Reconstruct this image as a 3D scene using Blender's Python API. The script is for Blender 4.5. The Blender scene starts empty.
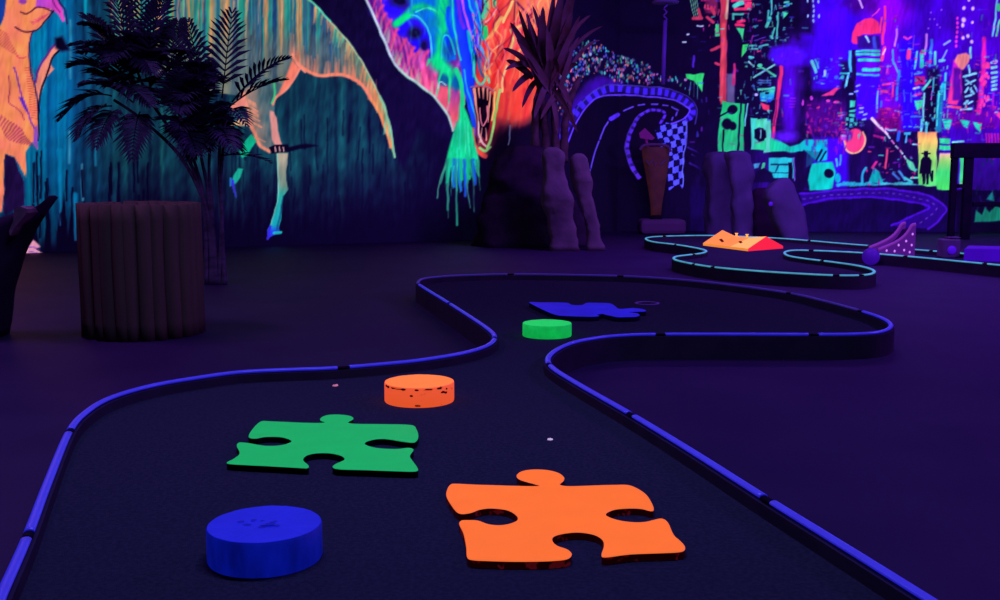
import bpy, bmesh, math, random
import numpy as np
from mathutils import Vector, Matrix, noise

random.seed(7)
S = bpy.context.scene
COL = S.collection

# ------------------------------------------------------------------ camera
F = 1050.0                                   # focal length in pixels of the 1000 px wide frame
PITCH = math.atan(130.0 / F)
CAM = Vector((0, 0, 1.48))
FW = Vector((0, math.cos(PITCH), -math.sin(PITCH)))
UP = Vector((0, math.sin(PITCH), math.cos(PITCH)))
cd = bpy.data.cameras.new('camera')
cd.sensor_width = 36.0
cd.lens = 36.0 * F / 1000.0
cd.clip_end = 200
cam = bpy.data.objects.new('camera', cd)
COL.objects.link(cam)
cam.location = CAM
cam.rotation_euler = (math.pi / 2 - PITCH, 0, 0)
S.camera = cam


def ray(x, y):
    return FW * F + Vector((1, 0, 0)) * (x - 500) + UP * (300 - y)


def at(x, y, z=0.0):
    """survey point: where the sight line of photo point (x, y) meets the level z"""
    d = ray(x, y)
    return CAM + d * ((z - CAM.z) / d.z)


def atY(x, y, Y):
    d = ray(x, y)
    return CAM + d * (Y / d.y)


# ------------------------------------------------------------------ helpers
def lin(c):
    return tuple(((v / 255.0) / 12.92 if v / 255.0 <= 0.04045 else ((v / 255.0 + 0.055) / 1.055) ** 2.4) for v in c)


def link(o, parent=None):
    COL.objects.link(o)
    if parent is not None:
        o.parent = parent
    return o


def tag(o, label=None, cat=None, group=None, kind=None):
    if label: o['label'] = label
    if cat: o['category'] = cat
    if group: o['group'] = group
    if kind: o['kind'] = kind
    return o


def empty(name, loc=(0, 0, 0), rz=0.0):
    o = bpy.data.objects.new(name, None)
    o.location = loc
    o.rotation_euler = (0, 0, rz)
    o.empty_display_size = 0.2
    return link(o)


def build(name, bm, mats, parent=None, smooth=False):
    """one bmesh -> one mesh object; vertices are given in the parent's space"""
    bmesh.ops.recalc_face_normals(bm, faces=bm.faces[:])
    me = bpy.data.meshes.new(name)
    bm.to_mesh(me)
    bm.free()
    if not isinstance(mats, (list, tuple)):
        mats = [mats]
    for m in mats:
        me.materials.append(m)
    if smooth:
        me.polygons.foreach_set('use_smooth', [True] * len(me.polygons))
    return link(bpy.data.objects.new(name, me), parent)


def recentre(o, base):
    """move a top-level mesh's origin to its base"""
    base = Vector(base)
    o.data.transform(Matrix.Translation(-base))
    o.location = base
    return o


def box(bm, c, s, rz=0.0, bevel=0.0, mat=0):
    r = bmesh.ops.create_cube(bm, size=1.0)
    M = Matrix.Translation(Vector(c)) @ Matrix.Rotation(rz, 4, 'Z') @ Matrix.Diagonal((*s, 1))
    bmesh.ops.transform(bm, matrix=M, verts=r['verts'])
    fs = set(f for v in r['verts'] for f in v.link_faces)
    for f in fs: f.material_index = mat
    if bevel:
        es = list(set(e for v in r['verts'] for e in v.link_edges))
        bmesh.ops.bevel(bm, geom=es, offset=bevel, segments=2, affect='EDGES', profile=0.5)


def tube(bm, pts, rad, seg=8, caps=True, mat=0, flat=1.0):
    pts = [Vector(p) for p in pts]
    n = len(pts)
    rads = rad if isinstance(rad, (list, tuple)) else [rad] * n
    rings = []
    axis = (pts[-1] - pts[0]).normalized()
    ref = Vector((0, 0, 1)) if abs(axis.z) < .8 else Vector((0, 1, 0))
    for i, p in enumerate(pts):
        t = (pts[min(i + 1, n - 1)] - pts[max(i - 1, 0)]).normalized()
        a = t.cross(ref)
        if a.length < 1e-3: a = t.cross(Vector((0, 1, 0)))
        a.normalize()
        b = a.cross(t).normalized()
        rings.append([bm.verts.new(p + (a * math.cos(k * 2 * math.pi / seg) + b * flat * math.sin(k * 2 * math.pi / seg)) * rads[i]) for k in range(seg)])
    for i in range(n - 1):
        for k in range(seg):
            f = bm.faces.new((rings[i][k], rings[i][(k + 1) % seg], rings[i + 1][(k + 1) % seg], rings[i + 1][k]))
            f.material_index = mat
            f.smooth = True
    if caps:
        bm.faces.new(rings[0][::-1]).material_index = mat
        bm.faces.new(rings[-1]).material_index = mat


def catmull(pts, closed=False, n=8):
    out = []
    m = len(pts)
    P = [Vector(p) for p in pts]
    rng = range(m if closed else m - 1)
    for i in rng:
        p0 = P[(i - 1) % m] if closed or i > 0 else P[0]
        p1 = P[i]
        p2 = P[(i + 1) % m]
        p3 = P[(i + 2) % m] if closed or i + 2 < m else P[m - 1]
        # centripetal-ish: plain uniform on fairly even points
        for k in range(n):
            t = k / n
            out.append(0.5 * ((2 * p1) + (p2 - p0) * t + (2 * p0 - 5 * p1 + 4 * p2 - p3) * t * t + (3 * p1 - p0 - 3 * p2 + p3) * t ** 3))
    if not closed: out.append(P[-1])
    return out


def resample(pts, step, closed=False):
    P = list(pts)
    if closed: P.append(P[0])
    acc = [0.0]
    for a, b in zip(P, P[1:]): acc.append(acc[-1] + (b - a).length)
    n = max(2, int(acc[-1] / step))
    out = []
    j = 0
    for k in range(n if closed else n + 1):
        s = acc[-1] * k / n
        while j < len(acc) - 2 and acc[j + 1] < s: j += 1
        d = acc[j + 1] - acc[j]
        out.append(P[j].lerp(P[j + 1], (s - acc[j]) / d if d > 1e-9 else 0))
    return out


# ------------------------------------------------------------------ materials
def nodes_of(name):
    m = bpy.data.materials.new(name)
    m.use_nodes = True
    nt = m.node_tree
    return m, nt, nt.nodes['Principled BSDF']


def matte(name, c1, c2=None, scale=6.0, rough=0.9, spec=0.1, bump=0.0, bscale=40.0, metal=0.0, coords='Object', stretch=(1, 1, 1), lo=0.35, hi=0.65):
    """reflecting material, colour between two tones by noise; colours are sRGB of the thing in white light"""
    m, nt, b = nodes_of(name)
    b.inputs['Roughness'].default_value = rough
    b.inputs['Specular IOR Level'].default_value = spec
    b.inputs['Metallic'].default_value = metal
    tc = nt.nodes.new('ShaderNodeTexCoord')
    mp = nt.nodes.new('ShaderNodeMapping')
    mp.inputs['Scale'].default_value = stretch
    nt.links.new(tc.outputs[coords], mp.inputs['Vector'])
    if c2 is None:
        b.inputs['Base Color'].default_value = (*lin(c1), 1)
    else:
        n = nt.nodes.new('ShaderNodeTexNoise')
        n.inputs['Scale'].default_value = scale
        n.inputs['Detail'].default_value = 5
        nt.links.new(mp.outputs['Vector'], n.inputs['Vector'])
        r = nt.nodes.new('ShaderNodeValToRGB')
        r.color_ramp.elements[0].position = lo
        r.color_ramp.elements[1].position = hi
        r.color_ramp.elements[0].color = (*lin(c1), 1)
        r.color_ramp.elements[1].color = (*lin(c2), 1)
        nt.links.new(n.outputs['Fac'], r.inputs['Fac'])
        nt.links.new(r.outputs['Color'], b.inputs['Base Color'])
    if bump:
        n2 = nt.nodes.new('ShaderNodeTexNoise')
        n2.inputs['Scale'].default_value = bscale
        n2.inputs['Detail'].default_value = 4
        nt.links.new(mp.outputs['Vector'], n2.inputs['Vector'])
        bp = nt.nodes.new('ShaderNodeBump')
        bp.inputs['Strength'].default_value = bump
        bp.inputs['Distance'].default_value = 0.02
        nt.links.new(n2.outputs['Fac'], bp.inputs['Height'])
        nt.links.new(bp.outputs['Normal'], b.inputs['Normal'])
    return m


def fluor(name, c, base=None, k=0.6, chips=0.0, chip_scale=30.0, rough=0.5, spec=0.2, chip_col=(40, 8, 20), stretch=(1, 1, 1), mottling=0.0):
    """paint that fluoresces under black light: it gives off its own colour and reflects the lamps too"""
    m, nt, b = nodes_of(name)
    b.inputs['Roughness'].default_value = rough
    b.inputs['Specular IOR Level'].default_value = spec
    cl = lin(c)
    bl = lin(base or c)
    b.inputs['Base Color'].default_value = (*bl, 1)
    b.inputs['Emission Color'].default_value = (*cl, 1)
    b.inputs['Emission Strength'].default_value = k
    tc = nt.nodes.new('ShaderNodeTexCoord')
    mp = nt.nodes.new('ShaderNodeMapping')
    mp.inputs['Scale'].default_value = stretch
    nt.links.new(tc.outputs['Object'], mp.inputs['Vector'])
    if chips or mottling:
        n = nt.nodes.new('ShaderNodeTexNoise')
        n.inputs['Scale'].default_value = chip_scale
        n.inputs['Detail'].default_value = 4
        nt.links.new(mp.outputs['Vector'], n.inputs['Vector'])
        r = nt.nodes.new('ShaderNodeMapRange')
        if chips:
            r.inputs[1].default_value = chips
            r.inputs[2].default_value = chips + 0.04
            r.inputs[3].default_value = 1.0
            r.inputs[4].default_value = 0.12
        else:
            r.inputs[1].default_value = 0.3
            r.inputs[2].default_value = 0.7
            r.inputs[3].default_value = 1.0 - mottling
            r.inputs[4].default_value = 1.0
        nt.links.new(n.outputs['Fac'], r.inputs[0])
        for src, sock in ((bl, 'Base Color'), (cl, 'Emission Color')):
            mx = nt.nodes.new('ShaderNodeMix')
            mx.data_type = 'RGBA'
            mx.inputs[6].default_value = (*lin(chip_col), 1) if sock == 'Base Color' else (0, 0, 0, 1)
            mx.inputs[7].default_value = (*src, 1)
            nt.links.new(r.outputs[0], mx.inputs[0])
            nt.links.new(mx.outputs[2], b.inputs[sock])
    return m


M = {}
M['floor'] = matte('dark_floor_paint', (44, 26, 56), (53, 36, 62), scale=1.2, rough=0.65, spec=0.2, bump=0.05, bscale=25)
M['carpet'] = matte('dark_putting_carpet', (50, 54, 58), (62, 66, 68), scale=60, rough=1.0, spec=0.0, bump=0.5, bscale=260)
M['curb'] = matte('black_curb', (54, 46, 54), (62, 54, 60), scale=5, rough=0.8, spec=0.1)
M['black'] = matte('black_paint', (12, 10, 16), rough=0.8, spec=0.1)
M['ceiling'] = matte('black_ceiling', (14, 12, 18), rough=1.0, spec=0.0)
M['blackwall'] = matte('black_wall', (22, 16, 30), (30, 22, 38), scale=1.0, rough=1.0, spec=0.0)
M['joint'] = matte('black_rubber', (10, 9, 14), rough=0.7, spec=0.1)
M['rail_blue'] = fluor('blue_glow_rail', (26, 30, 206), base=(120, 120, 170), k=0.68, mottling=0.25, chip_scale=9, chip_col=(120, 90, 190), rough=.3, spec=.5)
M['rail_dull'] = fluor('dull_blue_rail', (34, 26, 110), base=(110, 100, 150), k=0.6, mottling=0.3, chip_scale=7, chip_col=(70, 50, 90))  # dimmer, greyer blue for the far rail sections
M['rail_teal'] = fluor('teal_glow_rail', (80, 190, 195), base=(120, 190, 180), k=0.7, mottling=0.35, chip_scale=6, chip_col=(60, 90, 100))
M['orange'] = fluor('orange_glow_paint', (252, 114, 42), base=(255, 125, 30), k=0.85, mottling=0.06, chip_scale=7)
M['orange_side'] = fluor('shaded_orange_side', (248, 92, 44), base=(255, 100, 60), k=0.8, chips=0.66, chip_scale=16, stretch=(1, 1, 2.5))  # darker than the top: side shading put into the colour
M['orange_edge'] = fluor('orange_dripped_edge', (120, 20, 30), base=(60, 26, 30), k=0.25, chips=0.40, chip_scale=26)
M['green'] = fluor('green_glow_paint', (12, 168, 96), base=(45, 170, 50), k=0.88, mottling=0.06, chip_scale=7)
M['green_edge'] = matte('dark_green_edge', (8, 14, 16), (14, 30, 26), scale=14)
M['green_puck'] = fluor('bright_green_glow_paint', (10, 215, 80), base=(60, 210, 90), k=0.85, mottling=0.12, chip_scale=9)
M['green_puck_side'] = fluor('shaded_green_side', (8, 190, 72), base=(50, 190, 80), k=0.8, mottling=0.25, chip_scale=14)  # shade of the green block's side put into its colour
M['blue'] = fluor('blue_glow_paint', (14, 26, 205), base=(60, 64, 130), k=0.8, mottling=0.15, chip_scale=7, chip_col=(30, 30, 110))
M['blue_side'] = fluor('shaded_blue_side', (6, 22, 160), base=(40, 44, 100), k=0.75, mottling=0.6, chip_scale=8, chip_col=(20, 20, 80), stretch=(1.6, 1.6, 0.5))  # blue darkened for the shaded side, plus uneven mottling
M['blue_piece'] = fluor('blue_piece_paint', (22, 26, 200), base=(60, 55, 150), k=0.75, mottling=0.3, chip_scale=5, chip_col=(40, 30, 110))
M['blue_edge'] = matte('dark_blue_edge', (10, 10, 34))
M['scuff'] = fluor('faint_scuff', (12, 20, 150), base=(40, 40, 120), k=0.7)
M['chip'] = matte('dark_paint_chip', (60, 16, 20), (80, 24, 24), scale=30)
M['orange_top'] = fluor('lit_orange_top', (255, 128, 58), base=(255, 140, 40), k=0.88, mottling=0.06, chip_scale=7)  # lighter orange: the light on the block's top put into its colour
M['log'] = matte('dark_log_bark', (92, 78, 54), (108, 90, 62), scale=2, rough=0.95, spec=0.05, bump=0.25, bscale=9, stretch=(2.2, 2.2, 0.35))
M['soil'] = matte('dark_soil', (20, 16, 16), (34, 26, 26), scale=30, rough=1, spec=0)
M['frond'] = matte('dark_palm_green', (52, 62, 68), (72, 80, 84), scale=9, rough=0.5, spec=0.4)
M['cane'] = matte('pale_palm_cane', (66, 62, 62), (98, 90, 96), scale=4, rough=0.7, spec=0.2, stretch=(1, 1, 3))
M['rachis'] = matte('palm_leaf_stalk', (40, 36, 50), rough=0.6)
M['yucca'] = matte('brown_sword_leaf', (92, 66, 46), (112, 92, 82), scale=3, rough=0.7, spec=0.2)
M['yucca_trunk'] = matte('brown_palm_trunk', (72, 60, 46), (100, 84, 72), scale=5, rough=0.9, spec=0.1, bump=0.5, bscale=10)
M['mound'] = matte('black_mound_stone', (44, 38, 44), (60, 48, 54), scale=3, rough=1, spec=0.0, bump=0.9, bscale=8)
M['stone'] = matte('mauve_stone', (98, 90, 84), (118, 108, 96), scale=2.5, rough=0.95, spec=0.05, bump=0.6, bscale=9)
M['rock'] = matte('violet_grey_rock', (88, 84, 104), (108, 100, 120), scale=1.6, rough=0.95, spec=0.05, bump=0.5, bscale=7, stretch=(1, 1, 0.4))
M['rockface'] = matte('dark_rock_face', (50, 32, 50), (64, 42, 58), scale=2, rough=1, spec=0, bump=0.5, bscale=8)
M['shard'] = matte('dark_pointed_rock', (44, 34, 48), (58, 42, 56), scale=1.5, rough=0.9, spec=0.1, bump=0.5, bscale=6)
M['shard_patch'] = matte('brown_rock_patch', (150, 120, 110), (100, 80, 80), scale=5, rough=0.9)
M['statue'] = fluor('brown_red_statue_wood', (84, 36, 34), base=(90, 64, 58), k=0.3, mottling=0.5, chip_scale=3.5, chip_col=(50, 30, 46), rough=0.8)
M['statue_red'] = fluor('magenta_red_paint', (84, 10, 90), base=(110, 50, 100), k=0.6)
M['statue_dark'] = matte('dark_carving', (34, 20, 34))
M['statue_base'] = matte('mauve_base', (124, 104, 110), (124, 100, 110), scale=3)
M['purple'] = fluor('violet_glow', (60, 4, 190), base=(110, 60, 150), k=0.8)
M['purple_ball'] = fluor('violet_glow_ball', (54, 8, 165), base=(90, 50, 120), k=0.7, mottling=0.5, chip_scale=3)
M['lane_violet_lit'] = fluor('lit_lane_violet', (56, 0, 182), base=(90, 50, 120), k=0.8, mottling=0.2, chip_scale=1.5)  # blacklight on the lane carpet, put into a glowing colour
M['ramp'] = fluor('mauve_ramp_paint', (74, 18, 112), base=(120, 70, 120), k=0.65)
M['ramp_edge'] = fluor('rose_ramp_edge', (112, 40, 128), base=(140, 84, 130), k=0.65)
M['ramp_bed'] = matte('dark_ramp_bed', (50, 24, 60))
M['dot'] = fluor('pale_pink_dot', (215, 140, 225), k=0.8)
M['ob_orange'] = fluor('amber_glow_paint', (252, 150, 52), base=(255, 160, 60), k=0.85, mottling=0.1, chip_scale=2.5)
M['ob_yellow'] = fluor('yellow_glow_paint', (255, 186, 70), base=(255, 190, 80), k=0.85)
M['ob_red'] = fluor('red_glow_paint', (250, 36, 56), base=(250, 60, 60), k=0.85)
M['ob_slot'] = matte('dark_slot', (120, 50, 20))
M['grey'] = matte('dull_grey_box', (104, 90, 100), (124, 106, 120), scale=4)
M['frame'] = matte('black_timber', (24, 20, 30), (34, 28, 40), scale=3, rough=0.9)
M['pole'] = matte('pole_paint', (120, 90, 170), rough=0.5, spec=0.3)
M['polecap'] = matte('dark_cap', (120, 110, 150), rough=0.5)
M['scrap'] = fluor('pale_paper_scrap', (215, 190, 215), k=0.7)
M['scrap_pink'] = fluor('pinkish_paper_scrap', (200, 120, 130), k=0.7)
M['cuprim'] = matte('dull_mauve_plastic', (130, 100, 150), rough=0.5)

# painted walls: colour and glow come from a point attribute painted below
m, nt, b = nodes_of('fluorescent_mural_paint')
va = nt.nodes.new('ShaderNodeVertexColor')
va.layer_name = 'paint'
ad = nt.nodes.new('ShaderNodeMix')
ad.data_type = 'RGBA'; ad.blend_type = 'ADD'
ad.inputs[0].default_value = 1.0
ad.inputs[7].default_value = (.030, .034, .030, 1)
nt.links.new(va.outputs['Color'], ad.inputs[6])
nt.links.new(ad.outputs[2], b.inputs['Base Color'])
nt.links.new(va.outputs['Color'], b.inputs['Emission Color'])
mu = nt.nodes.new('ShaderNodeMath')
mu.operation = 'MULTIPLY'
mu.inputs[1].default_value = 0.88
nt.links.new(va.outputs['Alpha'], mu.inputs[0])
nt.links.new(mu.outputs[0], b.inputs['Emission Strength'])
b.inputs['Roughness'].default_value = 0.9
b.inputs['Specular IOR Level'].default_value = 0.0
M['mural'] = m

# ------------------------------------------------------------------ mural painting
RNG = np.random.default_rng(11)


def vnoise(x, seed=0):
    """smooth 1-D value noise in 0..1"""
    i = np.floor(x).astype(np.int64)
    f = x - i
    f = f * f * (3 - 2 * f)

    def h(k):
        v = np.sin((k + seed * 131.7) * 12.9898) * 43758.5453
        return v - np.floor(v)
    return h(i) * (1 - f) + h(i + 1) * f


def vnoise2(x, y, seed=0):
    i = np.floor(x); j = np.floor(y)
    fx = x - i; fy = y - j
    fx = fx * fx * (3 - 2 * fx); fy = fy * fy * (3 - 2 * fy)

    def h(a, c):
        v = np.sin(a * 127.1 + c * 311.7 + seed * 74.7) * 43758.5453
        return v - np.floor(v)
    return (h(i, j) * (1 - fx) + h(i + 1, j) * fx) * (1 - fy) + (h(i, j + 1) * (1 - fx) + h(i + 1, j + 1) * fx) * fy


class Paint:
    def __init__(self, x, y, base):
        self.x, self.y = x, y
        self.c = np.tile(np.array(base, float), (len(x), 1))

    def _put(self, idx, a, color):
        if len(idx) == 0: return
        col = color(self.x[idx], self.y[idx]) if callable(color) else np.array(color, float)
        self.c[idx] = self.c[idx] * (1 - a[:, None]) + col * a[:, None]

    def _bb(self, x0, x1, y0, y1):
        return np.nonzero((self.x > x0) & (self.x < x1) & (self.y > y0) & (self.y < y1))[0]

    def poly(self, pts, color, feather=1.0, alpha=1.0):
        P = np.array(pts, float)
        f = feather
        idx = self._bb(P[:, 0].min() - f, P[:, 0].max() + f, P[:, 1].min() - f, P[:, 1].max() + f)
        if len(idx) == 0: return
        x, y = self.x[idx], self.y[idx]
        ins = np.zeros(len(idx), bool)
        d = np.full(len(idx), 1e9)
        n = len(P)
        for i in range(n):
            x0, y0 = P[i]; x1, y1 = P[(i + 1) % n]
            if y0 != y1:
                c = ((y0 > y) != (y1 > y)) & (x < (x1 - x0) * (y - y0) / (y1 - y0) + x0)
                ins ^= c
            dx, dy = x1 - x0, y1 - y0
            L = dx * dx + dy * dy
            t = np.clip(((x - x0) * dx + (y - y0) * dy) / L, 0, 1) if L > 0 else 0
            d = np.minimum(d, np.hypot(x - x0 - t * dx, y - y0 - t * dy))
        sd = np.where(ins, d, -d)
        self._put(idx, np.clip(0.5 + sd / f, 0, 1) * alpha, color)

    def stroke(self, pts, w, color, feather=0.9, alpha=1.0, w1=None):
        P = np.array(pts, float)
        w1 = w if w1 is None else w1
        r = max(w, w1) / 2 + feather
        idx = self._bb(P[:, 0].min() - r, P[:, 0].max() + r, P[:, 1].min() - r, P[:, 1].max() + r)
        if len(idx) == 0: return
        x, y = self.x[idx], self.y[idx]
        a = np.zeros(len(idx))
        n = len(P) - 1
        for i in range(n):
            x0, y0 = P[i]; dx, dy = P[i + 1] - P[i]
            L = dx * dx + dy * dy
            if L == 0: continue
            t = np.clip(((x - x0) * dx + (y - y0) * dy) / L, 0, 1)
            d = np.hypot(x - x0 - t * dx, y - y0 - t * dy)
            ww = w + (w1 - w) * (i + t) / n
            a = np.maximum(a, np.clip(0.5 + (ww / 2 - d) / feather, 0, 1))
        self._put(idx, a * alpha, color)

    def curve(self, pts, *a, **k):
        q = catmull([(p[0], p[1], 0) for p in pts], n=6)
        self.stroke([(v.x, v.y) for v in q], *a, **k)

    def blob(self, cx, cy, rx, ry, color, alpha=1.0, soft=0.35):
        idx = self._bb(cx - rx * 1.6, cx + rx * 1.6, cy - ry * 1.6, cy + ry * 1.6)
        d = np.hypot((self.x[idx] - cx) / rx, (self.y[idx] - cy) / ry)
        self._put(idx, np.clip((1 + soft / 2 - d) / max(soft, 0.02), 0, 1) * alpha, color)

    def rect(self, x0, y0, x1, y1, color, **k):
        self.poly([(x0, y0), (x1, y0), (x1, y1), (x0, y1)], color, **k)


def mixc(a, b, t):
    t = np.clip(t, 0, 1)[:, None]
    return np.array(a, float) * (1 - t) + np.array(b, float) * t


def ramp(stops, t):
    ts = [s[0] for s in stops]
    return np.stack([np.interp(t, ts, [s[1][k] for s in stops]) for k in range(3)], 1)


NAVY = (22, 17, 50)


def paint_left(x, y):
    p = Paint(x, y, NAVY)
    allx = np.ones(len(x))
    # blue and teal drips on the left half
    col = ramp([(0, (12, 40, 90)), (.3, (0, 74, 128)), (.55, (0, 96, 150)), (.8, (0, 128, 168)), (1, (0, 165, 190))],
               vnoise(x / 5.5, 3) * .65 + vnoise(x / 2.1, 9) * .35)
    end = 205 + 55 * vnoise(x / 4.0, 5)
    fade = np.clip((end - y) / 18, 0, 1)
    dim = np.clip(1.05 - (y - 90) / 320, .55, 1)[:, None]
    side = np.clip((150 - x) / 80, 0, 1)
    p._put(np.arange(len(x)), fade * side, lambda a, c: col * dim)
    # dim teal under the tail
    col2 = ramp([(0, (16, 48, 68)), (.5, (14, 80, 86)), (1, (24, 112, 104))], vnoise(x / 3.0, 21) * .5 + vnoise2(x / 9, y / 30, 4) * .5)
    m = np.clip((x - 60) / 60, 0, 1) * np.clip((x + 160) / 340, .4, 1) * np.clip((452 - x) / 90, 0, 1) * np.clip((222 + 22 * vnoise(x / 3.5, 8) - y) / 70, 0, 1)
    p._put(np.arange(len(x)), m, lambda a, c: col2)
    p.poly([(296, -140), (296, -10), (331, 22), (353, 48), (372, 80), (386, 112), (397, 158), (404, 170), (418, 130), (455, 140), (450, 110), (410, 80), (392, 58), (364, -6), (340, -140)], (30, 20, 66), feather=6)
    for xx, y0, y1, c in ((85, -60, 20, (0, 190, 205)), (58, -40, 150, (0, 130, 170)), (70, 20, 78, (60, 150, 170)), (69, 131, 163, (70, 160, 180)), (82, 165, 200, (70, 150, 165)), (60, 150, 225, (0, 125, 165)), (75, 195, 240, (0, 110, 150)), (95, 120, 165, (20, 120, 150)), (44, 90, 160, (0, 125, 165)), (122, -60, 10, (0, 170, 190))):
        p.stroke([(xx, y0), (xx + .5, y1)], 5 if c[0] == 0 else 1.4, c, feather=2.5, w1=1.5)
    for k in range(26):
        xx = RNG.uniform(30, 150); y0 = RNG.uniform(150, 215)
        p.stroke([(xx, y0), (xx + RNG.uniform(-1, 1), y0 + RNG.uniform(25, 55))], 1.6, (12, 16, 52), feather=1.2)
    for k in range(60):
        xx = RNG.uniform(225, 430); y0 = RNG.uniform(110, 215)
        p.stroke([(xx, y0), (xx + RNG.uniform(-2, 2), y0 + RNG.uniform(15, 45))], 1.2, (14, 26, 52), feather=1.5, alpha=.6)

    # ---- long-tailed dinosaur
    def body(a, c):
        s = vnoise(a / 3.2, 31) * .6 + vnoise(a / 1.4, 35) * .4
        top = ramp([(0, (20, 60, 110)), (.3, (52, 100, 120)), (.45, (30, 160, 130)), (.6, (150, 130, 92)), (.8, (222, 160, 92)), (1, (230, 190, 130))], s)
        low = ramp([(0, (60, 90, 100)), (.5, (96, 116, 104)), (1, (140, 138, 100))], s)
        t = np.clip((c - 8 - 42 * vnoise(a / 2.6, 44)) / 24, 0, 1)[:, None]
        base = top * (1 - t) + low * t
        w = np.clip((a - 340) / 40, 0, 1)[:, None]
        return base * (1 - w) + ramp([(0, (96, 124, 76)), (.6, (170, 146, 84)), (1, (232, 160, 90))], s) * w
    upper = [(250, -60), (300, -8), (316, 6), (331, 22), (342, 34), (353, 48), (363, 63), (372, 80), (380, 97), (386, 112), (391, 132), (395, 157)]
    lower = [(391, 147), (386, 131), (382, 120), (377, 109), (372, 100), (367, 92), (362, 85), (356, 80), (350, 77), (343, 75.5), (335, 75), (326, 75.5), (317, 75), (308, 71), (300, 66), (295, 60), (292.5, 55)]
    p.poly(upper + lower + [(299, 69), (294, 79), (287, 88), (275, 99), (241, 96), (200, 90), (150, 70), (118, 60), (100, -60)], body, feather=1.2)
    # salmon fringe along the belly and the tail
    for k, (a, c) in enumerate(lower[4:]):
        for j in range(3):
            xx = a + RNG.uniform(-4, 4)
            p.stroke([(xx, c - 1), (xx + RNG.uniform(-1, 1), c - RNG.uniform(7, 22))], 2.6, (244, 136, 92), feather=2.2, w1=.5, alpha=.62)
    p.curve(lower[3:], 3.2, (255, 140, 96), feather=1.5)
    p.curve(lower[:5], 3.0, (250, 150, 80), feather=1.4, w1=3)
    for k in range(46):
        i = RNG.integers(3, len(upper) - 1); t = RNG.random()
        a = upper[i][0] * (1 - t) + upper[i - 1][0] * t; c = upper[i][1] * (1 - t) + upper[i - 1][1] * t
        p.stroke([(a - 1, c + 1), (a - RNG.uniform(1, 4), c + RNG.uniform(6, 18))], 2.2, [(230, 180, 100), (90, 200, 140), (250, 150, 84)][k % 3], feather=2, w1=.5, alpha=.65)
    p.curve(upper[1:], 1.6, (176, 206, 140), feather=1.3)
    p.curve(upper[8:], 2.2, (130, 205, 140), feather=1.5, w1=2)
    p.curve([(310, 0), (331, 21)], 1.4, (70, 225, 170))
    p.curve([(292.5, 54), (298, 65), (305, 72)], 1.3, (255, 150, 120))
    for k in range(34):
        a = RNG.uniform(140, 296); y0 = RNG.uniform(-30, 8)
        p.stroke([(a, y0), (a - RNG.uniform(0, 3), y0 + RNG.uniform(24, 52))], RNG.uniform(1.2, 3), [(26, 196, 140), (228, 168, 100), (238, 190, 140), (60, 120, 150), (252, 130, 90)][k % 5], feather=1.6, w1=.6, alpha=.6)
    p.stroke([(172, -20), (169, 27)], 3, (22, 200, 130), feather=1.6, w1=1.4)
    # thigh and lower leg
    legf = lambda a, c: mixc((176, 132, 104), (66, 108, 106), np.clip((a - 246 - (c - 95) * .2) / 16, 0, 1) * .9 - .2 + .4 * vnoise2(a / 5, c / 7, 3))
    p.poly([(241, 94), (247, 117), (254, 135), (260, 146), (268, 151), (276, 151), (279, 140), (277, 126), (274, 112), (276, 99), (287, 86), (262, 76)], legf, feather=1.2)
    p.poly([(299, 68), (293, 80), (286, 89), (275, 99), (273, 106), (280, 90), (287, 74), (292, 60)], (248, 128, 92), feather=2)
    p.curve([(300, 68), (294, 79), (287, 88), (276, 98), (273, 104)], 2.6, (255, 140, 106), feather=1.3)
    p.curve([(274, 84), (275, 95), (272, 103)], 2, (60, 215, 120), feather=1.2)
    p.curve([(243, 94), (246, 108), (249, 121), (255, 135), (261, 146), (270, 151)], 4.2, (240, 146, 104), feather=1.5, w1=3)
    p.poly([(270, 111), (274, 112), (277, 118), (278, 130), (281, 142), (283, 146), (276, 147), (272, 140), (271, 126)], (226, 150, 128), feather=1.4)
    for k in range(16):
        c = RNG.uniform(98, 140)
        p.stroke([(248 + (c - 98) * .25, c), (255 + (c - 98) * .25, c + 4)], 1.3, (236, 150, 106), feather=1, alpha=.7)
    p.poly([(269, 147), (275, 145), (288, 144), (289, 149), (284, 152), (272, 153)], (14, 10, 30), feather=1.2)
    for a in (275, 279, 283):
        p.stroke([(a, 147), (a + .5, 151)], 1.5, (222, 170, 150), feather=1)
    p.poly([(284, 148), (306, 144), (318, 146), (300, 149), (286, 152)], (16, 14, 36), feather=2, alpha=.8)
    shin = lambda a, c: ramp([(153, (190, 176, 136)), (185, (110, 140, 112)), (196, (40, 180, 150)), (225, (16, 170, 170)), (232, (40, 60, 220))], c)
    p.poly([(276, 153), (287.5, 153), (286, 180), (288, 189), (284, 197), (282, 208), (281, 220), (279, 229), (281, 233), (274, 235), (268, 239), (267, 230), (272, 219), (277, 205), (278, 190), (277, 172)], shin, feather=1.2)
    p.curve([(277, 154), (278, 180), (278, 200), (272, 219), (268, 236)], 1.2, (120, 220, 180), alpha=.8)
    p.curve([(284, 196), (280, 215), (277, 229)], 1.6, (10, 60, 90), alpha=.7)
    p.stroke([(270, 226), (268, 239)], 2.6, (56, 40, 220))
    p.stroke([(274, 233), (281, 232)], 2.6, (20, 200, 180))
    # raised rear leg, green turning violet
    p.poly([(251, 134), (257, 141), (252, 148), (247, 156), (242, 158), (239, 153), (242, 145)], lambda a, c: mixc((0, 170, 110), (10, 205, 140), vnoise(a / 2, 7)), feather=1.2)
    p.poly([(238, 168), (243, 169), (240, 178), (236, 184), (232, 182), (234, 175)], (20, 170, 130), feather=1.2)
    p.stroke([(233, 181), (236, 197)], 3, (56, 40, 200), feather=1.2, w1=1)
    p.stroke([(231, 178), (231, 186)], 1.5, (30, 120, 200))
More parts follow.
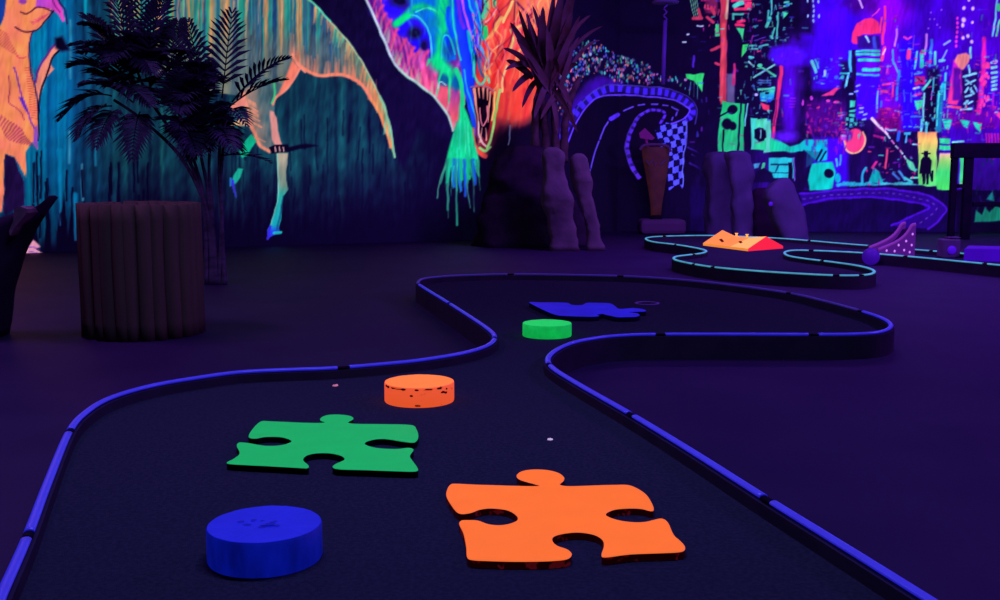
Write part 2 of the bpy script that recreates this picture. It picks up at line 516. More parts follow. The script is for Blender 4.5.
    # two small forearms
    p.poly([(230, 106.6), (240, 97), (244, 95), (247, 105), (233, 111)], (232, 138, 112), feather=1)
    p.poly([(233, 111), (246, 107), (248, 118), (231, 121)], (40, 96, 104), feather=1)
    p.poly([(231, 124), (243, 117), (249, 124), (247, 126), (231, 125.5)], (222, 176, 116), feather=1)

    # ---- orange beaked dinosaur at the left edge
    O = (255, 150, 84); PK = (255, 130, 120)
    p.poly([(-80, -60), (6, -60), (6, 0), (5, 15), (0, 25), (-80, 60)], (20, 60, 150), feather=1)
    ofun = lambda a, c: mixc(O, (252, 124, 104), vnoise2(a / 9, c / 16, 2) * .9 - .1)
    p.poly([(6, -30), (48, -30), (50, 5), (52, 10), (46, 20), (38, 29), (33, 31), (30, 42), (29, 55), (30, 68), (33, 81), (36, 95), (38, 110), (38, 126), (37, 142), (38, 150), (33, 142), (31, 142), (26, 152), (26, 178), (20, 166), (14, 157), (5, 154), (4, 172), (4, 195), (2, 212), (-70, 220), (-110, 120), (-60, 60), (-15, 45), (1, 25), (5, 14), (6, 0)], ofun, feather=1.1)
    p.poly([(38, 104), (35, 84), (40, 66), (48, 53), (55, 45), (59, 50), (52, 58), (51, 66), (54, 69), (46, 78), (42, 90)], (250, 146, 116), feather=1.1)
    p.curve([(35, 82), (40, 66), (48, 53), (55, 45)], 2.2, (96, 36, 140), feather=1.2)
    p.curve([(59, 51), (52, 59), (48, 72), (41, 90), (39, 110), (38, 140)], 1.6, (30, 14, 50), feather=1)
    p.poly([(55, 38), (62, 36), (70, 50), (62, 52), (56, 48)], (26, 18, 60), feather=4)
    p.poly([(36, 8), (38, -30), (52, -30), (57, 0), (62, 8), (65, 21), (63, 22), (58, 14), (52, 9), (45, 7)], lambda a, c: mixc((176, 70, 200), (240, 70, 190), (a - 38) / 24), feather=1)
    p.curve([(52, -20), (59, 1), (65, 10), (67, 24)], 1.6, (40, 14, 90), feather=1)
    p.curve([(47, -10), (54, 3), (60, 12)], 1.2, (120, 20, 120))
    p.curve([(20, 12), (26, 13.5), (31, 11), (37, 7), (46, 8), (53, 12)], 1.5, (96, 20, 60))
    p.curve([(15, 27), (22, 31), (30, 32), (38, 29), (46, 20), (54, 11)], 1.4, (80, 16, 60))
    p.curve([(33, 31), (30, 42), (29, 55), (30, 68), (33, 81), (37, 97), (38, 112)], 1.4, (60, 16, 90))
    p.blob(23, 1, 4, 3, (150, 60, 170))
    for k in range(9):
        p.stroke([(30 + k * 1.6, 22 + (k % 3) * 2 - k * .8), (38 + k * 1.4, 21 - k)], .8, (220, 70, 110), alpha=.8)
    for k in range(9):
        p.stroke([(-4 + k * .5, 27 + k * 2.2), (8 + k * 1.2, 35 + k * 2.6)], .8, (190, 70, 80), alpha=.8)
    p.curve([(16, 56), (20, 58.5), (26, 57)], 1.1, (220, 60, 90))
    for k in range(20):
        c = 68 + k * 2.6
        p.stroke([(26 + (k * .28), c), (33 + k * .22, c + 1.3)], .9, (196, 60, 70), alpha=.8)
    p.curve([(14, 68), (17, 76), (20, 90), (22, 98), (27, 108), (31, 122), (35, 130), (37, 146)], 1.6, (110, 40, 160))
    p.poly([(18, 97), (23, 98), (27, 108), (28, 114), (24, 107)], (96, 40, 180), feather=1)
    p.curve([(8, 76), (10, 88), (9, 102), (16, 107), (21, 112), (24, 120)], 1.1, (170, 50, 90))
    for k in range(11):
        a = -4 + k * 2.5
        p.curve([(a, 112 + k * 1.6), (a + 6, 128 + k), (a + 13, 140 + k * .6)], .9, (150, 40, 90), alpha=.8)
    p.poly([(34, 128), (37, 124), (38, 150), (33, 142)], (150, 80, 190), feather=1.4)
    p.poly([(5, 155), (14, 158), (24, 182), (24, 205), (4, 214)], (44, 22, 78), feather=1)
    p.poly([(22, 256), (28, 248), (33, 240), (41, 247), (35, 249), (42, 252.5), (37, 255), (41, 261), (33, 258)], (238, 160, 176), feather=1)
    for c in (247, 252, 257):
        p.stroke([(29, c), (40, c + 2)], 1, (120, 60, 190))

    # ---- winged dragon, rainbow coloured
    edge = [(352, -40), (364, -6), (372, 12), (382, 35), (393, 60), (400, 70), (408, 77), (420, 85), (432, 95), (441, 105), (447, 114), (450, 121), (453, 131)]

    def memb(a, c):
        base = ramp([(0, (84, 30, 190)), (40, (110, 40, 170)), (70, (140, 50, 140)), (95, (206, 74, 110)), (125, (236, 100, 110))], c)
        s = (vnoise((a * .8 + c * .5) / 3.5, 13) - .5)[:, None] * 70
        return np.clip(base + s, 0, 255)
    p.poly(edge + [(462, 131), (470, 60), (458, -40)], memb, feather=1.2)
    for k in range(40):
        t = RNG.random() * (len(edge) - 2); i = int(t); t -= i
        a = edge[i][0] * (1 - t) + edge[i + 1][0] * t; c = edge[i][1] * (1 - t) + edge[i + 1][1] * t
        p.stroke([(a + 2, c - 1), (a + RNG.uniform(5, 16), c - RNG.uniform(2, 14))], 3, [(150, 200, 160), (230, 90, 130), (240, 120, 120)][k % 3], feather=2, w1=.6, alpha=.55)
    p.blob(392, 9, 17, 9, (36, 10, 240), soft=1.2)
    p.blob(402, 27, 13, 12, (30, 10, 245), soft=1.2)
    p.blob(420, 42, 12, 22, (26, 10, 240), soft=1.0)
    p.blob(400, 0, 9, 7, (20, 20, 70), soft=1)
    p.blob(415, 33, 7, 6, (26, 20, 70), soft=1)
    p.blob(424, 46, 4, 6, (26, 14, 80), soft=1)
    p.poly([(378, -4), (382, -4), (382, 5), (378, 3)], (246, 70, 130))
    p.poly([(391, 21), (397.5, 29), (393, 29), (387, 36), (389, 28)], (246, 84, 130))
    p.poly([(406.5, 40), (414, 48), (408, 52), (405, 60), (405, 50)], (246, 84, 130))
    p.poly([(421, 51), (427.5, 51), (427.5, 60), (421, 62)], (244, 84, 130))
    inner = [(376, -30), (379, -4), (383, 6), (386, 14), (391, 20), (398, 29), (396, 35), (406, 39), (414, 48), (413, 54), (420, 50), (428, 51), (429, 62), (440, 68), (446, 90), (452, 110), (456, 131)]
    def band(a, c):
        base = ramp([(0, (120, 34, 150)), (30, (150, 40, 140)), (60, (150, 54, 140)), (90, (214, 76, 110)), (125, (240, 104, 110))], c)
        v = (vnoise((a * 1.1 - c * .25) / 2.6, 61) - .45)[:, None] * np.array([150, 50, 40]) + (vnoise2(a / 3, c / 6, 62) - .5)[:, None] * 40
        return np.clip(base + v, 0, 255)
    p.poly(edge + inner[::-1], band, feather=2)
    for i in range(1, len(inner) - 4):
        a, c = inner[i]
        p.curve([(a, c), (a - 3, c + 4), (a - 6, c + 12)], 3.4, (248, 80, 126), feather=2.6, alpha=.8, w1=.6)
    for k in range(34):
        t = RNG.random() * (len(edge) - 3) + 1; i = int(t); t -= i
        a = edge[i][0] * (1 - t) + edge[i + 1][0] * t; c = edge[i][1] * (1 - t) + edge[i + 1][1] * t
        p.stroke([(a + 2, c - 1), (a + RNG.uniform(2, 6), c - RNG.uniform(5, 13))], 2.4, [(150, 200, 160), (236, 150, 120), (190, 190, 150)][k % 3], feather=2, w1=.5, alpha=.6)
    p.poly([(410, -30), (458, -30), (456, 60), (432, 62), (431, 42), (426, 28), (418, 20), (409, 18), (402, 20), (400, 17), (410, 8)], (0, 112, 214), feather=2.5)
    p.curve([(396, 24), (403, 18), (411, 9), (422, 6), (434, 10), (444, 22)], 7, (0, 205, 120), feather=4, w1=4)
    p.curve([(398, 23), (404, 18), (411, 15)], 6, (0, 230, 110), feather=3)
    p.curve([(416, 12), (426, 8), (436, 11), (441, 16)], 1.6, (60, 240, 170))
    p.curve([(411, 15), (418, 17), (425, 24), (429, 32), (431, 42), (431.5, 60)], 1.7, (60, 215, 220))
    p.curve([(413, -30), (412, 5), (407, 12)], 1.6, (40, 160, 220))
    p.curve([(444, -30), (443, 12), (442, 36), (439, 60)], 13, (0, 222, 110), feather=6, w1=9)
    p.blob(436, 24, 6, 10, (0, 150, 160), soft=1.2, alpha=.7)
    p.curve([(438, 62), (448, 72), (458, 84)], 16, (0, 228, 116), feather=7, w1=9)
    p.blob(448, 47, 6, 13, (10, 60, 150), soft=.9)
    p.blob(446, 41, 3, 6, (0, 50, 230), soft=.9)
    p.curve([(442, 58), (442, 42), (446, 35), (451, 40), (455, 54)], 1.5, (30, 210, 190))
    for k in range(26):
        a = RNG.uniform(405, 452); c = RNG.uniform(-20, 40)
        p.curve([(a, c), (a + RNG.uniform(2, 7), c + 10), (a + RNG.uniform(4, 10), c + RNG.uniform(18, 30))], RNG.uniform(1, 3), [(0, 200, 140), (0, 90, 220), (20, 220, 170), (0, 150, 120)][k % 4], feather=2.5, alpha=.35, w1=.6)
    # belly of the neck, strong blue
    p.poly([(450, -30), (484, -30), (480, 36), (473, 62), (477, 92), (484, 128), (488, 144), (480, 146), (472, 126), (463, 88), (459, 50)], lambda a, c: mixc((10, 40, 250), (30, 110, 230), vnoise((a - c * .22) / 4.5, 17)), feather=1.5)
    p.curve([(453, -30), (453, 14), (456, 38), (461, 60)], 1.8, (30, 225, 170), feather=1.2)
    p.curve([(449, 8), (448, 20), (452, 36)], 4, (0, 80, 230), feather=2)
    p.curve([(458, -30), (459, 10), (464, 28)], 3.4, (110, 40, 210), feather=2)
    p.curve([(459, -20), (464, 10), (468, 24), (472, 40)], 2.2, (214, 90, 214), feather=1.2)
    p.curve([(466, -10), (470, 6), (474, 16), (475, 36)], 2, (30, 200, 200), feather=1.2)
    p.curve([(472, -10), (478, 10), (481, 22), (482, 44)], 1.6, (30, 215, 190), feather=1)
    p.curve([(473, 14), (476, 28), (479, 44), (482, 56)], 2.2, (226, 80, 160), feather=1.2)
    p.curve([(473, 36), (476, 50), (482, 62)], 1.6, (240, 150, 150), feather=1)
    p.curve([(468, 32), (470, 46), (474, 60), (474, 76)], 3, (0, 180, 170), feather=1.6)
    p.curve([(464, 70), (468, 92), (474, 112), (479, 138)], 1.6, (40, 180, 235), feather=1.2)
    # face, red and orange
    def face(a, c):
        base = ramp([(-20, (250, 100, 60)), (20, (252, 84, 62)), (60, (246, 72, 62)), (110, (240, 66, 50)), (135, (120, 26, 44))], c)
        s = (vnoise((a + c * .35) / 4.2, 19) - .5)[:, None] * np.array([20, 80, 50])
        return np.clip(base + s, 0, 255)
    p.poly([(484, -30), (590, -30), (577, 0), (574, 20), (562, 60), (545, 100), (536, 134), (522, 136), (508, 138), (498, 146), (490, 158), (478, 150), (476, 130), (474, 96), (477, 62), (483, 30)], face, feather=2)
    p.blob(540, 4, 22, 18, (255, 132, 76), soft=1)
    p.blob(524, 98, 12, 26, (255, 70, 48), soft=1)
    p.poly([(543, 60), (580, 10), (590, -30), (600, -30), (600, 140), (534, 150), (540, 110)], (44, 18, 60), feather=10)
    p.poly([(492, 134), (498, 122), (506, 124), (504, 145), (495, 158), (490, 160)], (80, 16, 40), feather=12)
    for q, w, c in (([(486, -10), (487, 6), (484, 16)], 6, (60, 214, 110)), ([(494, -6), (495, 6)], 4, (80, 210, 120)), ([(485, 28), (486, 34), (484, 38)], 5, (30, 210, 100)),
                    ([(512, 2), (508, 12), (503, 22)], 2.6, (252, 214, 110)), ([(501, 18), (496, 27), (489, 38)], 3.2, (255, 206, 90)), ([(511, 30), (513, 40), (510, 50)], 2.4, (226, 206, 110)),
                    ([(486, 60), (485, 70), (487, 80)], 2, (255, 200, 110)), ([(489, 42), (488, 56), (490, 74)], 2.4, (255, 160, 90)), ([(499, 45), (492, 52), (489, 62)], 1.4, (250, 200, 150)),
                    ([(507, 66), (503, 80), (502, 92)], 1.8, (255, 206, 140)), ([(497, 8), (491, 18), (486, 22)], 1.5, (236, 170, 170)), ([(515, 24), (509, 44), (500, 62)], 1.2, (130, 20, 60)), ([(515, 0), (514, 24)], 1.5, (120, 20, 50)),
                    ([(516, 2), (528, 14), (538, 26)], 2.4, (110, 20, 70)), ([(534, 4), (540, 14)], 1.2, (200, 60, 50)), ([(520, 22), (526, 32), (529, 44)], 1.8, (140, 16, 40)), ([(526, 8), (522, 22), (528, 36)], 1.5, (255, 130, 80)),
                    ([(480, 46), (484, 54)], 2.6, (90, 190, 190)), ([(498, 70), (498, 84), (494, 90)], 1.6, (250, 140, 110)), ([(484, 72), (492, 64)], 2, (255, 150, 120)),
                    ([(474, 62), (475, 76), (481, 84), (487, 76), (489, 82)], 2, (70, 225, 170)), ([(479, 58), (480, 68), (483, 76)], 2.4, (16, 100, 160))):
        p.curve(q, w, c, feather=1.2)
    for k in range(44):
        a = RNG.uniform(484, 560); c = RNG.uniform(-20, 92)
        if a > 560 - c * .3: continue
        b = RNG.uniform(-9, 3)
        p.curve([(a, c), (a + b * .4 + 1.5, c + 8), (a + b, c + RNG.uniform(14, 26))], RNG.uniform(1, 3.4), [(255, 140, 84), (252, 190, 100), (226, 40, 60), (255, 104, 70), (200, 40, 70), (255, 120, 110)][k % 6], feather=1.8, alpha=.6, w1=.5)
    rr = np.random.default_rng(21)
    for k in range(40):
        a = rr.uniform(484, 548); c = rr.uniform(-25, 60)
        if a > 552 - c * .35: continue
        L = rr.uniform(18, 40); w_ = rr.uniform(3, 7) * (1 if k % 2 else -1); lean = rr.uniform(-.42, .05)
        q = [(a + lean * L * t + w_ * math.sin(t * 5.2), c + L * t) for t in (0, .25, .5, .75, 1)]
        p.curve(q, rr.uniform(1.0, 2.6), [(255, 150, 70), (120, 14, 44), (255, 206, 104), (255, 92, 84), (90, 10, 50), (250, 120, 130)][k % 6], feather=1.5, alpha=.75, w1=.5)
    for k in range(22):
        a = rr.uniform(466, 484); c = rr.uniform(-25, 50); L = rr.uniform(16, 34)
        q = [(a + .22 * L * t + 2.4 * math.sin(t * 5 + k), c + L * t) for t in (0, .25, .5, .75, 1)]
        p.curve(q, rr.uniform(.9, 2), [(30, 220, 180), (20, 60, 230), (220, 90, 190), (10, 20, 90), (60, 150, 240)][k % 5], feather=1.3, alpha=.7, w1=.5)
    for k in range(16):
        a = rr.uniform(504, 536); c = rr.uniform(84, 108)
        p.curve([(a, c), (a - 1.5, c + 12), (a - 3, c + rr.uniform(18, 30))], rr.uniform(2, 4.5), [(255, 60, 44), (180, 24, 44), (255, 110, 70)][k % 3], feather=2.6, alpha=.55, w1=1)
    # mouth
    p.poly([(472, 88), (480, 86.5), (488, 88), (493, 96), (492, 112), (489, 128), (485, 140), (480, 134), (476, 118)], (40, 12, 46), feather=1.4)
    p.curve([(471, 87), (480, 85), (488, 87), (494, 92)], 1.4, (150, 110, 140))
    for q, w, w1 in (([(474.5, 89), (476, 104), (478, 122)], 3.4, 1), ([(479, 88), (479.5, 98)], 2, .6), ([(483, 88), (483, 99)], 2.2, .6), ([(487, 89), (487, 100)], 2.2, .8), ([(490, 92), (489, 108), (488, 122)], 2, .8), ([(480, 142), (482, 128)], 1.6, .6), ([(486, 140), (486, 128)], 1.6, .6)):
        p.curve(q, w, (244, 150, 126), feather=1, w1=w1)
    p.curve([(480, 108), (480, 118), (483, 126), (487, 118), (487.5, 106)], 1.4, (236, 120, 140))
    p.curve([(484, 104), (484, 120)], 3, (60, 14, 50))
    p.curve([(478, 122), (479, 134), (482, 142), (486, 146)], 1.6, (226, 190, 180))
    p.curve([(500, 90), (497, 104), (494, 122), (491, 138), (487, 148)], 2.4, (150, 214, 110), feather=1.2)
    p.curve([(495, 92), (494, 108), (492, 120)], 1.6, (250, 200, 110))
    p.curve([(472, 130), (474, 144), (479, 152), (485, 156)], 5, (246, 74, 56), feather=1.6)
    p.curve([(480, 148), (485, 151), (490, 147)], 2.6, (140, 220, 110), feather=1.2)
    p.stroke([(510, 126), (510, 138), (508, 145)], 1.4, (110, 120, 140))
    # fingers of the wing
    p.poly([(437, 88), (441, 82), (446, 84), (450, 94), (446, 110), (440, 100)], (240, 90, 104), feather=2)
    p.poly([(452, 92), (456, 88), (460, 96), (460, 120), (452, 122), (449, 108)], lambda a, c: mixc((160, 60, 140), (246, 96, 96), (c - 92) / 26), feather=2)
    p.blob(444, 80, 6, 6, (0, 96, 130), soft=.8)
    p.blob(456, 82, 5, 8, (0, 96, 150), soft=.8)
    for q, w, w1 in (([(444, 66), (440, 78), (437, 94)], 3.4, 1), ([(449, 70), (449.5, 86), (448.5, 103)], 3.4, 1), ([(456, 70), (461, 84), (463, 104)], 5, 4), ([(429, 60), (427, 66)], 3, 1)):
        p.curve(q, w, (20, 228, 130), feather=1.4, w1=w1)
    p.curve([(438, 88), (441, 82), (446, 85)], 1, (180, 220, 200))
    p.curve(edge[1:6], 2.6, (190, 214, 208), feather=1.3, w1=2.6)
    p.curve(edge[5:], 2.6, (170, 220, 180), feather=1.6, w1=2)
    # green beard
    p.poly([(461, 100), (466, 110), (472, 128), (475, 145), (479, 160), (480, 178), (476, 166), (474, 186), (470, 168), (466, 184), (463, 168), (460, 192), (457, 168), (453, 188), (451, 168), (447, 190), (446, 168), (441, 184), (447, 156), (452, 138), (458, 122)], lambda a, c: mixc((0, 205, 100), (20, 232, 140), vnoise((a + (c - 120) * (461 - a) * .02) / 1.8, 23)), feather=2.5)
    for x0, x1, x2, y2, w, c in ((449, 441, 437, 198, 1.7, (70, 170, 120)), (449, 448, 447.5, 210, 3, (30, 150, 110)), (447, 447, 448, 218, 1.4, (40, 120, 100)), (456, 456, 457, 225, 3, (30, 140, 110)), (464, 466, 470, 208, 2, (50, 140, 110)), (471, 473, 474, 212, 2, (40, 110, 96)),
                                 (454, 453, 454, 186, 3.4, (20, 96, 200)), (459, 459, 461, 190, 3, (20, 110, 210)), (465, 465, 465.5, 196, 3.2, (24, 90, 214)), (473, 475, 475, 184, 4, (20, 80, 200)), (477, 479, 480, 190, 2.4, (30, 110, 90)), (461, 461.5, 462, 178, 3, (10, 190, 110)), (469, 469, 470, 176, 3, (10, 190, 110)), (449, 448, 447, 182, 2.6, (10, 190, 120))):
        p.curve([(x0, 160), (x1, 178), (x2, y2)], w, c, feather=1.8, w1=w * .7)
    for k in range(46):
        a = RNG.uniform(449, 477); c = RNG.uniform(118, 168)
        if abs(a - 462) > (c - 100) * .28: continue
        e = 462 + (a - 462) * 1.35
        p.curve([(a, c), ((a + e) / 2, c + 9), (e, c + RNG.uniform(14, 34))], RNG.uniform(.8, 1.8), [(80, 245, 170), (0, 170, 90), (40, 225, 150), (0, 190, 130)][k % 4], feather=1.4, alpha=.6, w1=.5)
    p.poly([(488, 156), (498, 140), (508, 129), (524, 124), (545, 112), (575, 96), (600, 96), (600, 180), (490, 180)], (24, 12, 36), feather=14)
    p.stroke([(510, 126), (510, 138), (508, 145)], 1.4, (90, 100, 130))
    # torn edge of the mural fades into the black wall
    w = np.clip((x - 566) / 12, 0, 1)
    p._put(np.arange(len(x)), w, (26, 12, 60))
    return p.c


CROWD = [(40, 180, 190), (50, 200, 180), (170, 180, 200), (230, 110, 140), (40, 110, 210), (110, 70, 190), (230, 130, 110), (60, 170, 130), (70, 90, 220), (200, 90, 170)]


def paint_track(x, y):
    """race track with a crowd; runs round the corner onto the back wall"""
    p = Paint(x, y, (20, 8, 48))
    p.poly([(555, 145), (564, 112), (588, 82), (600, 76), (622, 76), (622, 90), (600, 92), (585, 104), (570, 128), (562, 150)], (50, 8, 140), feather=9)
    p.poly([(548, 60), (566, 40), (572, 60), (566, 80)], (44, 14, 120), feather=6)
    zone = np.array([(553, 108), (556, 84), (564, 66), (573, 52), (584, 41), (594, 41), (604, 46), (616, 54), (619, 55), (630, 57), (640, 60), (652, 68), (661, 76), (690, 77), (696, 82), (690, 90), (668, 84), (640, 84), (618, 83), (606, 74), (592, 74), (578, 84), (568, 104), (560, 118)])

    def inside(a, c):
        r = False
        n = len(zone)
        for i in range(n):
            x0, y0 = zone[i]; x1, y1 = zone[(i + 1) % n]
            if (y0 > c) != (y1 > c) and a < (x1 - x0) * (c - y0) / (y1 - y0) + x0: r = not r
        return r
    p.poly(zone.tolist(), (20, 18, 62), feather=6, alpha=.8)
    k = 0
    while k < 470:
        a, c = RNG.uniform(550, 700), RNG.uniform(38, 120)
        if not inside(a, c): continue
        if a > 662 and RNG.random() < .6: k += 1; continue
        k += 1
        co = np.array(CROWD[RNG.integers(len(CROWD))]) * RNG.uniform(.4, 1.0)
        p.blob(a, c, RNG.uniform(.6, 1.25), RNG.uniform(.9, 1.9), co, soft=.8)
    for a, c in ((553, 99), (557, 92), (568, 76), (571, 70), (556, 105), (576, 66)):
        p.blob(a, c, 1.4, 2.6, CROWD[int(a) % 8], soft=.6)
    # asphalt and kerbs
    p.poly([(566, 150), (580, 116), (597, 98), (616, 95), (650, 96), (674, 99), (688, 107), (690, 113), (682, 122), (664, 126), (664, 240), (540, 240)], (14, 8, 34), feather=2)
    kerb = [(555, 150), (561, 137), (568, 124), (576, 112), (586, 101), (598, 93), (608, 89), (618, 88.5), (630, 90), (642, 91), (654, 91.5), (666, 93), (677, 96.5), (687, 102), (692, 108), (692, 115), (685, 120)]
    def blocks(ctrl, w, on_c, off_c, lon, loff, w_end=None):
        q = resample(catmull([(a, c, 0) for a, c in ctrl], n=10), 0.6)
        n = len(q)
        def row(i, ww):
            t = (q[min(i + 1, n - 1)] - q[max(i - 1, 0)]).normalized()
            return (q[i].x - t.y * ww / 2, q[i].y + t.x * ww / 2), (q[i].x + t.y * ww / 2, q[i].y - t.x * ww / 2)
        i = 0; on = True
        while i < n - 1:
            j = min(n - 1, i + int((lon if on else loff) * (1.5 - .6 * i / n) / 0.6))
            wi = w + ((w_end or w) - w) * i / n; wj = w + ((w_end or w) - w) * j / n
            mids = list(range(i, j + 1, 2)) + ([j] if (j - i) % 2 else [])
            A_ = [row(k, wi + (wj - wi) * (k - i) / max(1, j - i)) for k in mids]
            if len(A_) > 1:
                p.poly([v[0] for v in A_] + [v[1] for v in A_[::-1]], on_c if on else off_c, feather=.9)
            i = j; on = not on
    blocks(kerb, 8.2, (64, 32, 232), (30, 14, 104), 4.2, 3.2, 6.0)
    p.curve([(558, 146), (571, 118), (586, 98), (604, 86), (618, 85), (650, 87), (672, 90), (690, 98), (697, 110), (695, 124)], 1.2, (60, 50, 150))
    p.curve([(566, 146), (580, 116), (597, 98), (616, 95), (650, 96.5), (674, 100), (687, 107), (689, 112), (681, 120), (662, 126)], 1.4, (96, 60, 236))
    dash = [[(591, 168), (595, 152), (599, 141)], [(600, 139), (604, 128), (608, 122)], [(624, 111), (633, 107)], [(638, 105.5), (645, 104.5)], [(652, 104), (658, 104)], [(663, 105), (668, 106)], [(672, 107), (678, 110)], [(677, 112), (676, 115)], [(673, 117), (672, 120)], [(588, 178), (590, 170)]]
    for d in dash: p.stroke(d, 1.5, (90, 62, 210))
    p.stroke([(611, 119), (618, 115)], 4.2, (76, 40, 220))
    inner = [(640, 178), (632, 166), (628, 152), (628, 142), (632, 128), (640, 117), (650, 110.5), (660, 110), (665, 115), (660, 124)]
    blocks(inner, 4.4, (84, 38, 214), (40, 18, 120), 4.0, 2.2, 2.4)
    p.curve([(a - 2.4, c) for a, c in inner[:7]], .9, (90, 60, 220), alpha=.7)
    # chequered flag
    fl = [(655, 130), (663, 122), (674, 124), (685, 120), (687, 132), (685, 145), (684, 160), (683, 188), (679, 184), (669, 191), (668, 156), (660, 146)]

    def chk(a, c):
        u = np.floor((a + (c - 120) * -.14 + 1.5 * np.sin(c / 9)) / 5.6).astype(int)
        v = np.floor((c + (a - 650) * .25) / 6.4).astype(int)
        return np.where(((u + v) % 2 == 0)[:, None], np.array([84, 84, 252.]), np.array([18, 14, 66.]))
    p.poly(fl, chk, feather=1)
    p.stroke([(686, 122), (687, 136), (683, 160), (683, 186)], 1.1, (110, 120, 255))
    # lane running on to the right
    p.stroke([(688, 147), (706, 157)], 1.6, (70, 30, 180))
    p.stroke([(690, 163), (706, 171)], 1.6, (70, 30, 180))
    p.stroke([(692, 155), (704, 162)], 1, (60, 40, 140))
    return p.c


def city(p, x, y):
    RN = np.random.default_rng(5)
    n = np.arange(len(x))
    sky = ramp([(690, (22, 8, 50)), (745, (26, 6, 70)), (775, (44, 6, 132)), (800, (54, 2, 168)), (822, (66, 0, 236)), (836, (70, 0, 252)), (850, (60, 0, 250)), (872, (100, 0, 210)), (895, (120, 0, 220)), (905, (62, 0, 184)), (935, (60, 0, 180)), (1000, (74, 0, 190)), (1200, (70, 0, 170))], x)
    dark = np.clip((y - 60) / 110, 0, 1)[:, None] * .28
    sky = sky * (1 - dark) + np.array([40, 4, 100]) * dark
    sky *= (0.86 + .3 * vnoise2(x / 14, y / 22, 6))[:, None]
    m = np.clip((x - 690 + 14 * (vnoise(y / 9, 2) - .5)) / 8, 0, 1) * np.clip((191 - y) / 2, 0, 1)
    p._put(n, m, lambda a, c: np.clip(sky, 0, 255))
    D = (34, 8, 74)

    def R(x0, y0, x1, y1, c, **k): p.rect(x0, y0, x1, y1, c, **k)
    # dark blocks
    for r in ((700, -60, 722, 190), (736, -60, 790, 150), (760, -40, 812, 34), (792, 90, 842, 138), (840, 60, 855, 140), (848, 118, 900, 190), (926, 68, 940, 190), (770, 132, 812, 190), (900, 130, 930, 190), (700, 14, 720, 110), (736, 58, 757, 106), (728, 10, 745, 60), (776, -60, 800, 40), (792, 66, 812, 130), (845, 78, 856, 100), (922, 86, 940, 130), (962, 70, 978, 114)):
        R(*r, (22, 7, 52), feather=5, alpha=.8)
    p.blob(892, 12, 16, 14, (150, 0, 226), soft=1.4, alpha=.8)
    p.blob(858, 4, 16, 9, (70, 0, 120), soft=1.2, alpha=.8)
    p.poly([(768, 56), (772, 48), (787, 45), (802, 48), (806, 56), (800, 63), (787, 67), (775, 64)], (72, 12, 228), feather=5)
    R(784, 66, 794, 130, (74, 4, 190), feather=4, alpha=.7)
    p.blob(790, 90, 10, 40, (92, 0, 220), soft=1.5, alpha=.6)
    R(856, 74, 880, 118, (62, 0, 250), feather=3)
    R(900, 40, 916, 130, (40, 0, 240), feather=6, alpha=.85)
    R(806, 100, 846, 134, (90, 0, 130), feather=8, alpha=.7)
    R(876, 108, 902, 132, (140, 0, 120), feather=5, alpha=.7)
    R(936, 110, 1010, 128, (110, 0, 160), feather=5, alpha=.8)
    # tower in orange and grey at the left, green panel below
    R(720, -60, 727, 104, (190, 50, 70), feather=1.5)
    p.stroke([(724, 25), (722, 70), (721, 100)], 4, (226, 70, 80), feather=1.5)
    R(727, 74, 735, 104, (92, 84, 122), feather=2)
    p.stroke([(735, 64), (734, 84)], 3, (190, 40, 100), feather=1.5)
    p.stroke([(728, -10), (726, 18)], 2.6, (200, 160, 130))
    R(705, -10, 718, 14, (110, 26, 70), feather=3)
    p.poly([(722, 101), (745, 104), (743, 160), (735, 186), (717, 186), (718, 140)], lambda a, c: mixc((24, 208, 104), (40, 190, 120), (c - 100) / 80), feather=1.2)
    p.blob(732, 109.5, 5, 5, (16, 14, 40), soft=.3)
    p.stroke([(720, 116), (729, 111)], 1.6, (16, 14, 40))
    p.blob(727, 124, 5, 5, (16, 14, 40), soft=.4)
    p.blob(733, 126, 4, 4, (16, 14, 40), soft=.4)
    p.stroke([(724, 130), (722, 160)], 1.6, (16, 14, 40))
    p.stroke([(741, 104), (736, 186)], 2, (14, 40, 60))
    p.stroke([(748, 104), (745, 126)], 1.6, (90, 200, 190))
    # green panels at the far left
    p.poly([(685, 74), (704, 73.5), (703, 92), (699, 86), (693, 81), (686, 79)], (44, 220, 96), feather=1)
    for a in (690, 694, 698): p.stroke([(a, 82), (a, 95 + (a % 3) * 2)], .8, (50, 120, 120))
    R(715, 24, 719.5, 37, (60, 220, 120), feather=1)
    for k in range(4): p.stroke([(689 + k * 2.2, -4), (694 + k * 2.2, 17)], .8, (110, 200, 140))
    for a, c, d in ((700, 26, 5), (688, 34, 2), (684, 42, 3)): p.stroke([(a - d / 2, c), (a + d / 2, c)], 1.6, (180, 200, 220))
    p.stroke([(694, 56), (693, 66)], 2.2, (70, 30, 180))
    for q in ([(693, 19), (702, 18)], [(707, 17), (713, 22)], [(711, 50), (719, 47)], [(716, 63), (719, 64)], [(699, 10), (701, 17)], [(712, 8), (714, 14)]):
        p.stroke(q, 3, (200, 50, 80), feather=1.3)
    for q in ([(732, 1), (750, 0)], [(735, 9), (749, 9)], [(738, 22), (744, 20)], [(736, 25), (743, 25)]):
        p.stroke(q, 3.2, (232, 40, 90), feather=1.2)
    R(744, 2, 752, 8, (250, 60, 100), feather=1)
